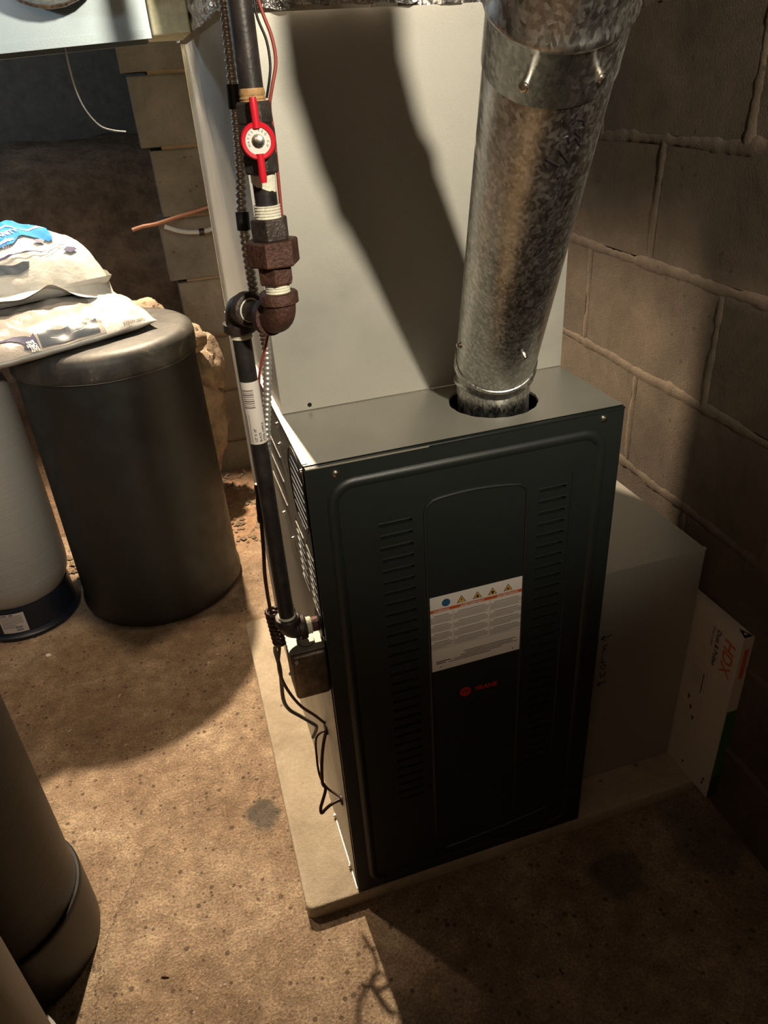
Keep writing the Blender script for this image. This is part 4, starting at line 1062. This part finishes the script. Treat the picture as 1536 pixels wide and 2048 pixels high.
g2 = thing('salt_bag', b2.c, 'upper puffed white salt bag with bright blue print on top of the other bag', 'bag', 'water softener salt bags')
b2.mesh(80).obj('bag_film', M['bag'], g2, sharp=70)
mb = MB(); b2.decal(mb, ([(-.9, -.66), (-.14, -.64), (.05, -.60), (.15, -.47), (.28, -.46), (.44, -.53), (.50, -.50)], [(-.9, .1), (-.14, .10), (.05, .12), (.15, .1), (.28, .06), (.44, -.05), (.52, -.16)]), .0055, 40); mb.obj('blue_print', M['sky'], g2, sharp=70, recalc=False)
mb = MB(); b2.decal(mb, ([(-.3, -.40), (-.05, -.30), (.08, -.22), (.18, -.32), (.30, -.34), (.48, -.28)], [(-.3, -.375), (-.05, -.27), (.08, -.19), (.18, -.29), (.30, -.305), (.49, -.24)]), .0068, 2)
b2.text(mb, 'NERSANITY', .0185, -.24, -.60, .38, .0075, .0006, .1); b2.text(mb, 'automatique', .011, -.16, -.635, .30, .0075, .0003, .2)
mb.obj('white_lettering', M['whiteplastic'], g2, smooth=False, recalc=False)
mb = MB(); b2.decal(mb, ([(-.7, -.84), (-.25, -.815), (.05, -.745), (.30, -.74)], [(-.7, -.82), (-.25, -.79), (.05, -.728), (.30, -.73)]), .0062, 2)
for k_ in (0, .06): b2.decal(mb, ([(.28+k_, -.74), (.38+k_, -.70), (.47+k_, -.60), (.56+k_, -.57)], [(.28+k_, -.732), (.38+k_, -.69), (.47+k_, -.585), (.56+k_, -.56)]), .0062, 1)
fill(b2, mb, [(.54, -.70), (.62, -.70), (.72, -.60), (.70, -.57), (.61, -.60)], .0068)
fill(b2, mb, [(.27, -.58), (.31, -.53), (.37, -.50), (.40, -.53), (.37, -.58), (.31, -.61)], .0068)
b2.text(mb, 'LB (18.1 kg)', .014, -.30, -.745, .26, .0062, .0001); mb.obj('navy_print', M['navy'], g2, sharp=70, recalc=False)
mb = MB(); b2.decal(mb, ([(-.8, -.915), (-.30, -.915), (.0, -.905), (.10, -.88)], [(-.8, -.84), (-.30, -.835), (.0, -.83), (.13, -.82)]), .0062, 6); mb.obj('handle_patch', M['slate'], g2, sharp=70, recalc=False)
# heat-sealed film lip along the near edge and the end of the upper bag
mb = MB(); n = 60
for i in range(n+1):
    u = -.98+1.96*i/n; p = b2.top(u, -1.0); q_ = .010*fn((u*3, 0, 0), 1, 5)+.018*math.exp(-((u-.25)/.16)**2)
    for k in range(3):
        mb.v.append(p+Vector((0, 0, q_*(k/2)))-b2.v*(.011*k)+Vector((0, 0, -.003*k)))
for i in range(n):
    for k in range(2): a = i*3+k; mb.f.append((a, a+3, a+4, a+1))
mb.obj('sealed_lip', M['bag'], g2, sharp=70, recalc=False)
# folded film flap of the lower bag peeking out at the end
# ------------------------------------------------------------------ hanging cable, rear tubes
wire('hanging_cable', [(-.180, .585, 1.385), (-.182, .60, 1.352), (-.183, .62, 1.334), (-.182, .65, 1.302), (-.175, .68, 1.275), (-.160, .70, 1.252), (-.141, .71, 1.243), (-.120, .72, 1.239)], .0012, 'wire_white', 'thin grey cable hanging in a curve below the branch duct', 'cable')
wire('copper_tube', [(-.16, 1.80, .925), (-.125, 1.80, .932), (-.085, 1.80, .935), (-.02, 1.80, .948), (.06, 1.80, .964), (.20, 1.80, .995)], .0065, 'copper', 'thin copper tube crossing the far block wall', 'pipe')
wt = wire('grey_tube', [(-.06, 1.82, .922), (-.02, 1.82, .905), (.02, 1.82, .896), (.07, 1.82, .895), (.12, 1.82, .910), (.22, 1.82, .93)], .0075, 'wire_white', 'pale grey tube just below the copper tube at the far wall', 'pipe')
MB().sweep([(.045, 1.82, .893), (.062, 1.82, .893)], .011, 12).obj('coupling', M['tape'], wt)

# ------------------------------------------------------------------ litter on the floor
def chip(c, r, m, name, label, group, seed, flat=.35):
    bm = bmesh.new(); bmesh.ops.create_icosphere(bm, subdivisions=1, radius=1)
    for v in bm.verts: k = 1+.5*fn(v.co, 1.2, seed); v.co = Vector((v.co.x*r*k, v.co.y*r*k*.8, max(-.0, v.co.z)*r*flat*k))+Vector(c)
    MB().bm(bm).obj(name, M[m], smooth=False, label=label, cat='litter', group=group)
chip((-.607, .956, .0), .0075, 'white', 'plastic_scrap', 'largest white scrap on the floor, in front of the grey tank', 'pale chips on the floor', 3)
chip((-.196, .762, .0), .0035, 'white', 'stone_chip', 'white chip on the floor left of the pad, nearer of a close pair', 'pale chips on the floor', 8)
chip((-.169, .787, .0), .0030, 'white', 'stone_chip', 'white chip on the floor left of the pad, farther of a close pair', 'pale chips on the floor', 12)
def sliver(c, L, a, m, name, label, group):
    d = Vector((math.cos(a), math.sin(a), 0))*L/2; c = Vector(c)+Vector((0, 0, .0012))
    MB().sweep([c-d, c-d*.4+Vector((0, 0, .0006)), c+d*.5, c+d], [.0006, .0013, .0012, .0005], 5).obj(name, M[m], label=label, cat='litter', group=group)
sliver((-.343, .913, 0), .024, .9, 'wire_brown', 'twig', 'short dark twig on the floor in front of the salt tub', 'slivers on the floor')
sliver((-.421, .720, 0), .013, 1.1, 'yellow_board', 'wood_sliver', 'pale sliver on the darker floor midway between salt tub and foreground tank', 'slivers on the floor')
sliver((-.536, .641, 0), .013, .7, 'yellow_board', 'wood_sliver', 'pale sliver on the floor just beyond the black foreground tank', 'slivers on the floor')
sliver((-.407, .545, 0), .009, .1, 'yellow_board', 'wood_sliver', 'tiny pale sliver on bare floor, third outward from the tub', 'slivers on the floor')
sliver((-.35, -.015, 0), .014, -.4, 'wire_brown', 'wood_sliver', 'brown sliver on the floor right of the foreground tank boot', 'slivers on the floor')
